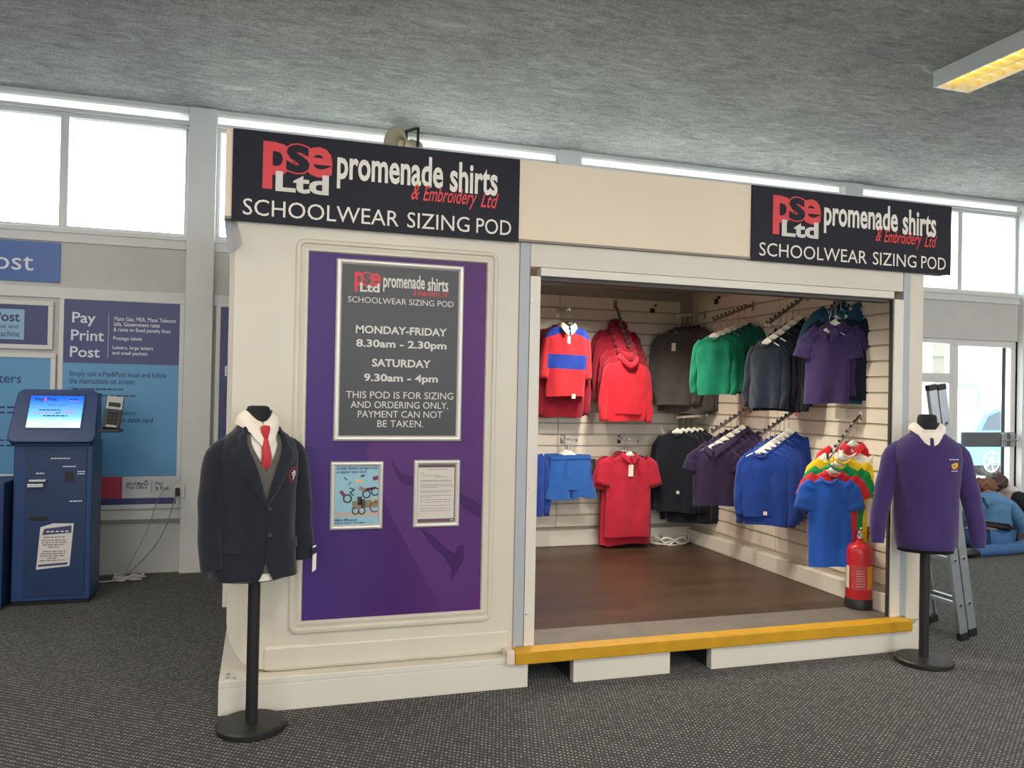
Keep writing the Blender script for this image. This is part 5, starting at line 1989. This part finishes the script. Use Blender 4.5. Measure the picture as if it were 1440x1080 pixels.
# notice taped to the kiosk
nt_ = thing('paper_notice', 'white printed notice with navy heading taped to the kiosk front', 'notice', (-1.33, KY0 - .008, .25))
y_ = KY0 - .009
q4 = [(-1.425, .245), (-1.225, .262), (-1.205, .548), (-1.33, .552), (-1.405, .528)]
MB().prism(q4, y_ - .001, y_, mat('notice_paper', '#d7d5d3', 0.6, var=.05)).build('sheet', nt_)
m = MB()
sk = lambda x, z: x + (z - .25) * .07
NVY = mat('notice_navy', '#42436b', 0.5)
m.add([(sk(x, z), y_ - .0015, z) for x, z in ((-1.41, .475), (-1.235, .485), (-1.238, .535), (-1.40, .517))], [(0, 1, 2, 3)], NVY)
m.add([(sk(x, z), y_ - .0015, z) for x, z in ((-1.415, .262), (-1.24, .272), (-1.24, .287), (-1.415, .278))], [(0, 1, 2, 3)], NVY)
for z, a, b in ((.455, -1.39, -1.26), (.435, -1.40, -1.25), (.42, -1.40, -1.25), (.405, -1.39, -1.26), (.39, -1.36, -1.29), (.36, -1.39, -1.25), (.345, -1.40, -1.25), (.33, -1.40, -1.25), (.315, -1.36, -1.30), (.30, -1.40, -1.25)):
    u = a
    while u < b - .004:
        e_ = min(b, u + random.uniform(.012, .035))
        m.add([(sk(x, zz) - .008, y_ - .0016, zz) for x, zz in ((u, z), (e_, z), (e_, z + .007), (u, z + .007))], [(0, 1, 2, 3)], INK)
        u = e_ + .005
for u in (-1.385, -1.36, -1.33, -1.30, -1.272):
    m.add([(sk(x, zz), y_ - .0018, zz) for x, zz in ((u, .492), (u + .018, .493), (u + .018, .501), (u, .500))], [(0, 1, 2, 3)], PWHITE)
m.build('print', nt_)
# blue cabinet next to the kiosk
t = thing('blue_cabinet', 'low dark blue cabinet beside the payment kiosk with round locks', 'cabinet', (-2.0, 6.2, 0))
MB().box(-2.45, -1.60, 5.98, 6.40, 0.02, .84, KB2).build('body', t, bevel=.006)
MB().box(-2.42, -1.63, 6.00, 6.38, 0, .02, BLACK).build('plinth', t)
for z in (.145, .49):
    MB().lathe([(.016, 0), (.016, .006), (.010, .009)], CHROME, (-1.635, 5.98, z), (0, -1, 0), seg=16).build('lock', t, smooth=False)
MB().box(-1.80, -1.668, 5.977, 5.98, .37, .45, LABEL).build('sticker', t)
# socket, plug and cables at the column foot
t = thing('wall_socket', 'white wall socket on the column beside the poster foot', 'socket', (-.625, 6.86, .60))
MB().box(-.66, -.575, 6.86, 6.885, .60, .71, WHITE_PAINT).build('socket_plate', t, bevel=.006)
MB().box(-.645, -.613, 6.82, 6.86, .62, .685, BLACK).build('plug', t, bevel=.006)
CG = mat('cable_grey', '#8f8d88', 0.5)
tag(MB().tube(smoothpath([(-.635, 6.815, .63), (-.66, 6.80, .54), (-.70, 6.80, .40), (-.78, 6.80, .24), (-.92, 6.78, .08), (-1.02, 6.74, .012)]), .005, CG, 6).build('power_cable', smooth=True), 'grey cable drooping from the black plug to the carpet', 'cable')
tag(MB().tube(smoothpath([(-.70, 6.86, .70), (-.76, 6.85, .62), (-.80, 6.84, .50), (-.84, 6.83, .36), (-.94, 6.80, .14), (-1.0, 6.76, .012)]), .003, CG, 6).build('power_cable', smooth=True), 'thin grey cable running down in front of the pale poster panel', 'cable')
pts = [(x, y, max(.010, z * .8)) for x, y, z in scribble((-.95, 6.71), .13, .075, 40, .004, 11, 4)]
pts = [(-1.16, 6.70, .010), (-1.10, 6.66, .012)] + pts
tag(MB().tube(smoothpath(pts), .006, CABLE, 6).build('coiled_cable', smooth=True), 'white cable coiled on the carpet beside the kiosk', 'cable')

# ------------------------------------------------------------------ loudspeaker over the sign
t = thing('horn_loudspeaker', 'beige horn loudspeaker bracketed to the ceiling above the dark sign', 'loudspeaker', (1.10, 6.76, CEIL))
HB = mat('horn_beige', '#b0a58c', 0.5, var=.06)
ax = Vector((-.80, -.58, -.08)).normalized()
c = Vector((1.14, 6.78, 3.575))
MB().lathe([(.055, -.12), (.058, -.11), (.058, -.02), (.045, 0), (.050, .04), (.075, .10), (.125, .155), (.135, .165), (.128, .168), (.07, .11), (.03, .05), (.02, .02)], HB, c, ax, seg=36).build('horn', t, smooth=True)
MB().lathe([(.018, .03), (.04, .07), (.035, .10), (.012, .115)], mat('horn_throat_pale', '#d9cdb0', 0.4), c, ax, seg=20).build('throat_plug', t, smooth=True)
mb = MB()
sd = Vector((-ax.y, ax.x, 0)).normalized()
for s in (-1, 1):
    p = c + sd * .07 * s - ax * .04
    mb.tube([p + Vector((0, 0, -.02)), Vector((p.x, p.y, CEIL - .005))], .012, DARK_STEEL, 4)
p0, p1 = c + sd * .075 - ax * .04, c - sd * .075 - ax * .04
mb.tube([(p0.x, p0.y, CEIL - .008), (p1.x, p1.y, CEIL - .008)], .012, DARK_STEEL, 4)
mb.build('bracket', t)
tag(MB().tube(smoothpath([tuple(c - ax * .12), tuple(c - ax * .17 + Vector((0, 0, -.04))), tuple(c - ax * .22 + Vector((0, .04, -.12)))]), .004, BLACK, 6).build('speaker_cable', smooth=True), 'thin black cable hanging from the horn loudspeaker', 'cable')

# ------------------------------------------------------------------ ceiling light
t = thing('fluorescent_light', 'long white ceiling light with two bright louvred tubes', 'ceiling light', (4.45, 3.45, CEIL))
LX0, LX1, LY0, LY1, LZ0 = 4.30, 4.60, 2.75, 4.345, CEIL - .115
mb = MB()
LWH = mat('light_housing_white', '#d5d6d4', 0.4)
mb.box(LX0, LX0 + .012, LY0, LY1, LZ0, CEIL - .004, LWH)
mb.box(LX1 - .012, LX1, LY0, LY1, LZ0, CEIL - .004, LWH)
mb.box(LX0 + .012, LX1 - .012, LY0, LY0 + .012, LZ0, CEIL - .004, LWH)
mb.box(LX0 + .012, LX1 - .012, LY1 - .012, LY1, LZ0, CEIL - .004, LWH)
mb.box(LX0 + .012, LX1 - .012, LY0 + .012, LY1 - .012, CEIL - .02, CEIL - .004, LWH)
mb.box(LX0 + .02, LX1 - .02, LY0 + .02, LY1 - .02, CEIL - .004, CEIL, BLACK)
mb.build('housing', t)
mb = MB()
LV = mat('louvre_reflector', '#e8dcae', 0.25, 0.3)
xm = (LX0 + LX1) / 2
mb.box(xm - .006, xm + .006, LY0 + .012, LY1 - .012, LZ0 + .004, LZ0 + .05, LV)
for x0, x1 in ((LX0 + .013, xm - .006), (xm + .006, LX1 - .013)):
    y = LY0 + .06
    while y < LY1 - .03:
        mb.grid(lambda u, v: (x0 + (x1 - x0) * u, y, LZ0 + .004 + .045 * v + .012 * (2 * u - 1) ** 2 * (1 - v)), 6, 1, LV)
        y += .095
mb.build('louvre_grating', t)
TUBE = mat('tube_glow', '#ffe9a8', 0.4, emit=1.7)
for x in (LX0 + .085, LX1 - .085):
    MB().lathe([(.018, 0), (.018, LY1 - LY0 - .06)], TUBE, (x, LY0 + .03, LZ0 + .062), (0, 1, 0), seg=12).build('tube', t)
MB().box(LX0 + .014, LX1 - .014, LY0 + .014, LY1 - .014, CEIL - .024, CEIL - .0205, mat('tube_backing_glow', '#ffeeb4', 0.5, emit=.9)).build('reflector', t)

# ------------------------------------------------------------------ ladder leaning on the pod
t = thing('aluminium_ladder', 'aluminium extension ladder leaning against the pod behind the sweatshirt mannequin', 'ladder', (4.2, 4.1, 0))
LA = mat('ladder_aluminium', '#aeb4b8', 0.35, 0.75, var=.08, vscale=12)
ldir = Vector((3.935 - 4.215, 0, 1.575)).normalized()
lside = Vector((ldir.z, 0, -ldir.x))
LLEN = 1.60
for y in (3.95, 4.255):
    for k, off in enumerate((0.0, .068)):
        mb = MB()
        b0 = Vector((4.205, y, .01 + .012 * k)) + lside * off
        l_ = LLEN - .02 * k
        outer = [(-.030, -.013), (.030, -.013), (.030, .013), (.022, .013), (.022, -.006), (-.022, -.006), (-.022, .013), (-.030, .013)]
        if y > 4.1:
            outer = [(a, -b) for a, b in outer]
        r = [b0 + lside * a + Vector((0, b, 0)) for a, b in outer]
        mb.loft([r, [p + ldir * l_ for p in r]], LA)
        st = mb.build('stile', t)
        fb = MB()
        r = [b0 + lside * a + Vector((0, b, 0)) - ldir * .008 for a, b in ((-.033, -.017), (.033, -.017), (.033, .017), (-.033, .017))]
        fb.loft([r, [p + ldir * .05 for p in r]], BLACK)
        fb.build('rubber_foot', st, bevel=.004)
        fb = MB()
        r = [b0 + lside * a + Vector((0, b, 0)) + ldir * (l_ - .03) for a, b in ((-.033, -.016), (.033, -.016), (.033, .016), (-.033, .016))]
        fb.loft([r, [p + ldir * .036 for p in r]], BLACK)
        fb.build('end_cap', st, bevel=.004)
for i in range(5):
    for off in (0.0, .068):
        p = Vector((4.205, 0, .01)) + lside * off + ldir * (.215 + .285 * i)
        mb = MB()
        r = [Vector((p.x + a, 3.955, p.z + b)) for a, b in ((-.015, -.013), (.015, -.013), (.015, .013), (-.015, .013))]
        mb.loft([r, [Vector((q.x, 4.25, q.z)) for q in r]], LA)
        mb.lathe([(.017, 0), (.017, .003), (.010, .004), (.009, .001)], LA, (p.x, 3.937, p.z), (0, -1, 0), seg=14)
        mb.lathe([(.009, .0042), (.001, .0043)], BLACK, (p.x, 3.937, p.z), (0, -1, 0), seg=14)
        mb.build('rung', t, bevel=.002)

# ------------------------------------------------------------------ people sitting on the floor
SKIN = mat('skin', '#d9a98c', 0.55)
DENIM = mat('denim_jacket', '#5583ad', 0.85, var=.18, vscale=22, bump=.3, bscale=180)
JEANS = mat('jeans_blue', '#3f6699', 0.88, var=.15, vscale=26, bump=.3, bscale=180)
DKTOP = mat('dark_brown_top', '#37322f', 0.9, var=.08)
HAIRR = mat('hair_auburn', '#7d5440', 0.6, var=.3, vscale=40, bump=.6, bscale=60)
HAIRD = mat('hair_dark_brown', '#4a3430', 0.55, var=.25, vscale=40, bump=.6, bscale=60)


def skin_mesh(name, verts, edges, m, parent, root=0, sub=2):
    """verts: (x, y, z, radius[, radius2]) in world space; one vertex per joint"""
    me = bpy.data.meshes.new(name)
    inv = wm(parent).inverted()
    me.from_pydata([tuple(inv @ Vector(v[:3])) for v in verts], edges, [])
    o = bpy.data.objects.new(name, me)
    C.objects.link(o)
    o.parent = parent
    o.modifiers.new('skin', 'SKIN')
    for i, v in enumerate(verts):
        sv = me.skin_vertices[0].data[i]
        sv.radius = (v[3], v[4] if len(v) > 4 else v[3])
        sv.use_root = (i == root)
    o.modifiers['skin'].use_smooth_shade = True
    s_ = o.modifiers.new('sub', 'SUBSURF')
    s_.levels = s_.render_levels = sub
    me.materials.append(m)
    return o


def blob(name, parent, c, rx, ry, rz, m, amp, fr, seed, n=36, squash=None):
    mb = MB()

    def fn(u, v):
        a, b = 2 * PI * u, PI * v
        d_ = Vector((math.sin(b) * math.cos(a), math.sin(b) * math.sin(a), math.cos(b)))
        k = 1 + amp * mnoise.noise(d_ * fr + Vector((seed, 0, 0))) + amp * .6 * mnoise.noise(d_ * fr * 2.6 + Vector((seed, 4, 0)))
        return Vector(c) + Vector((d_.x * rx * k, d_.y * ry * k, d_.z * rz * k))
    mb.grid(fn, n, n // 2, m)
    return mb.build(name, parent, smooth=True)


def hand(body_v, body_e, wrist, palm_dir, side_dir, idx):
    """adds palm, four fingers and a thumb to the joint lists; idx: wrist joint"""
    wv, pd, sd = Vector(wrist), Vector(palm_dir).normalized(), Vector(side_dir).normalized()
    dn = Vector((0, 0, -1))
    pm = wv + pd * .045
    body_v.append((*pm, .034, .014))
    pi_ = len(body_v) - 1
    body_e.append((idx, pi_))
    for k, (off, ln) in enumerate(((-.030, .060), (-.010, .070), (.010, .066), (.029, .052))):
        prev = pi_
        for j, f in enumerate((.045, .045 + ln * .5, .045 + ln)):
            p = pm + pd * (f - .012) + sd * off + dn * (.006 * j * j)
            body_v.append((*p, .0095 - .001 * j))
            body_e.append((prev, len(body_v) - 1))
            prev = len(body_v) - 1
    prev = pi_
    for j in (1, 2):
        p = pm - pd * .01 + sd * (-.030 - .022 * j) + pd * .022 * j + dn * .008 * j
        body_v.append((*p, .0105 - .001 * j))
        body_e.append((prev, len(body_v) - 1))
        prev = len(body_v) - 1


# person in the denim jacket, seen from behind, bowed forward over folded legs
t = thing('person', 'person in a denim jacket and jeans sitting hunched on the carpet by the glass door', 'person', (7.0, 6.25, 0))
V = [(6.98, 6.22, .13, .095, .08), (7.02, 6.24, .27, .09, .075), (7.06, 6.29, .41, .105, .08), (7.10, 6.35, .50, .06), (7.13, 6.41, .55, .046), (7.16, 6.47, .575, .072, .08), (7.17, 6.54, .545, .070, .078),
     (6.92, 6.33, .47, .050), (6.80, 6.36, .33, .042), (6.88, 6.55, .20, .038), (6.96, 6.70, .14, .028),
     (7.26, 6.28, .43, .050), (7.37, 6.24, .27, .042), (7.44, 6.34, .13, .038), (7.45, 6.46, .08, .028),
     (7.10, 6.17, .10, .060), (7.42, 6.16, .08, .046), (7.10, 6.05, .06, .045), (6.62, 6.03, .05, .040), (6.48, 6.00, .045, .034),
     (6.86, 6.24, .11, .085), (6.84, 6.52, .12, .064), (7.10, 6.60, .07, .050), (7.34, 6.62, .05, .038)]
Ed = [(0, 1), (1, 2), (2, 3), (3, 4), (4, 5), (5, 6), (3, 7), (7, 8), (8, 9), (9, 10), (3, 11), (11, 12), (12, 13), (13, 14), (0, 15), (15, 16), (16, 17), (17, 18), (18, 19), (0, 20), (20, 21), (21, 22), (22, 23)]
hand(V, Ed, V[10][:3], (.3, .9, -.3), (.9, -.3, 0), 10)
hand(V, Ed, V[14][:3], (-.2, .95, -.2), (-.95, -.2, 0), 14)
skin_mesh('body', V, Ed, SKIN, t)
jv = [(6.99, 6.23, .17, .160, .135), (7.02, 6.25, .30, .160, .13), (7.06, 6.29, .42, .170, .125), (7.10, 6.35, .50, .115, .10), (7.12, 6.39, .535, .066),
      (6.92, 6.33, .46, .090), (6.80, 6.36, .33, .072), (6.88, 6.55, .20, .058), (6.94, 6.66, .155, .040),
      (7.26, 6.28, .42, .090), (7.37, 6.24, .27, .072), (7.44, 6.34, .13, .058), (7.45, 6.43, .09, .042)]
je = [(0, 1), (1, 2), (2, 3), (3, 4), (3, 5), (5, 6), (6, 7), (7, 8), (3, 9), (9, 10), (10, 11), (11, 12)]
skin_mesh('denim_jacket', jv, je, DENIM, t)
skin_mesh('dark_top', [(6.96, 6.20, .11, .155, .135), (7.00, 6.22, .20, .152, .130), (7.24, 6.16, .125, .085, .07), (7.40, 6.14, .115, .055)], [(0, 1), (0, 2), (2, 3)], DKTOP, t)
skin_mesh('jeans', [(6.98, 6.22, .125, .150, .130), (7.10, 6.17, .11, .098), (7.42, 6.16, .09, .078), (7.10, 6.03, .068, .066), (6.50, 6.005, .054, .054), (6.86, 6.24, .11, .098), (6.84, 6.52, .12, .076), (7.10, 6.60, .075, .062), (7.30, 6.62, .06, .050)],
          [(0, 1), (1, 2), (2, 3), (3, 4), (0, 5), (5, 6), (6, 7), (7, 8)], JEANS, t)
blob('shoe', t, (6.46, 6.0, .045), .13, .055, .045, BLACK, .05, 2, 3.0)
blob('hair', t, (7.155, 6.475, .60), .115, .115, .088, HAIRR, .35, 3.2, 2.0)
blob('hair_bun', t, (7.06, 6.45, .645), .075, .06, .055, HAIRR, .45, 4.0, 5.0)
mb = MB()
for x, y, z in ((7.08, 6.095, .165), (7.125, 6.09, .150)):
    mb.lathe([(.010, 0), (.010, .004), (.004, .007)], CHROME, (x, y, z), (.1, -1, .2), seg=10)
mb.build('jacket_button', t)
f = MB()
for dx in (-.027, .027):
    f.lathe([(.011, 0), (.010, .006), (.004, .010)], mat('eye_white', '#e9e5df', 0.3), (7.17 + dx, 6.605, .548), (0, 1, -.3), seg=12)
f.build('eye', t, smooth=True)
f = MB().lathe([(.014, 0), (.010, .012), (.003, .022)], SKIN, (7.17, 6.612, .522), (0, 1, -.4), seg=12)
f.build('nose', t, smooth=True)
f = MB().tube([(7.148, 6.612, .498), (7.17, 6.618, .494), (7.192, 6.612, .498)], .005, mat('lips', '#b06a62', 0.5), 6)
f.build('mouth', t, smooth=True)

# second person beyond, dark hair, black top
t = thing('person', 'dark haired person in a black top with pale hood sitting beyond the denim jacket', 'person', (7.62, 6.62, 0))
V = [(7.66, 6.62, .13, .13, .11), (7.66, 6.60, .28, .125, .10), (7.64, 6.58, .42, .13, .095), (7.60, 6.58, .53, .075), (7.54, 6.60, .585, .046), (7.47, 6.62, .62, .072, .08), (7.42, 6.61, .60, .068, .076),
     (7.60, 6.43, .49, .058), (7.62, 6.33, .34, .045), (7.58, 6.32, .18, .036), (7.56, 6.40, .08, .028),
     (7.64, 6.74, .49, .058), (7.66, 6.80, .34, .045), (7.60, 6.80, .18, .036), (7.54, 6.80, .08, .028),
     (7.72, 6.50, .11, .085), (8.02, 6.42, .12, .066), (7.86, 6.32, .06, .050), (7.66, 6.26, .05, .038),
     (7.76, 6.72, .11, .085), (8.06, 6.72, .12, .064), (8.20, 6.56, .06, .050), (8.30, 6.40, .05, .038)]
Ed = [(0, 1), (1, 2), (2, 3), (3, 4), (4, 5), (5, 6), (3, 7), (7, 8), (8, 9), (9, 10), (3, 11), (11, 12), (12, 13), (13, 14), (0, 15), (15, 16), (16, 17), (17, 18), (0, 19), (19, 20), (20, 21), (21, 22)]
hand(V, Ed, V[10][:3], (-.3, .9, -.3), (.9, .3, 0), 10)
hand(V, Ed, V[14][:3], (-.9, .0, -.3), (0, 1, 0), 14)
skin_mesh('body', V, Ed, SKIN, t)
BT = mat('black_top', '#1c1d22', 0.9, var=.08)
skin_mesh('black_top', [(7.66, 6.62, .17, .145, .12), (7.66, 6.60, .28, .14, .115), (7.64, 6.58, .42, .145, .108), (7.61, 6.58, .52, .090, .08), (7.60, 6.43, .49, .072), (7.62, 6.33, .34, .058), (7.58, 6.32, .20, .046), (7.64, 6.74, .49, .072), (7.66, 6.80, .34, .058), (7.60, 6.80, .20, .046)],
          [(0, 1), (1, 2), (2, 3), (3, 4), (4, 5), (5, 6), (3, 7), (7, 8), (8, 9)], BT, t)
skin_mesh('trousers', [(7.66, 6.62, .125, .138, .115), (7.72, 6.50, .11, .096), (8.02, 6.42, .12, .076), (7.86, 6.32, .065, .060), (7.70, 6.27, .055, .048), (7.76, 6.72, .11, .096), (8.06, 6.72, .12, .074), (8.20, 6.56, .065, .060), (8.28, 6.44, .055, .048)],
          [(0, 1), (1, 2), (2, 3), (3, 4), (0, 5), (5, 6), (6, 7), (7, 8)], BT, t)
blob('pale_hood', t, (7.585, 6.555, .555), .085, .085, .045, mat('hood_pale_grey', '#c9c8c8', 0.9), .2, 3, 1.0)
blob('hair', t, (7.455, 6.61, .640), .115, .105, .098, HAIRD, .16, 2.2, 8.0)
f = MB()
for dy in (-.027, .027):
    f.lathe([(.011, 0), (.010, .006), (.004, .010)], mat('eye_white', '#e9e5df', 0.3), (7.355, 6.61 + dy, .60), (-1, 0, -.3), seg=12)
f.build('eye', t, smooth=True)
MB().lathe([(.014, 0), (.010, .012), (.003, .022)], SKIN, (7.35, 6.61, .575), (-1, 0, -.4), seg=12).build('nose', t, smooth=True)
MB().tube([(7.352, 6.588, .552), (7.346, 6.61, .548), (7.352, 6.632, .552)], .005, mat('lips', '#b06a62', 0.5), 6).build('mouth', t, smooth=True)
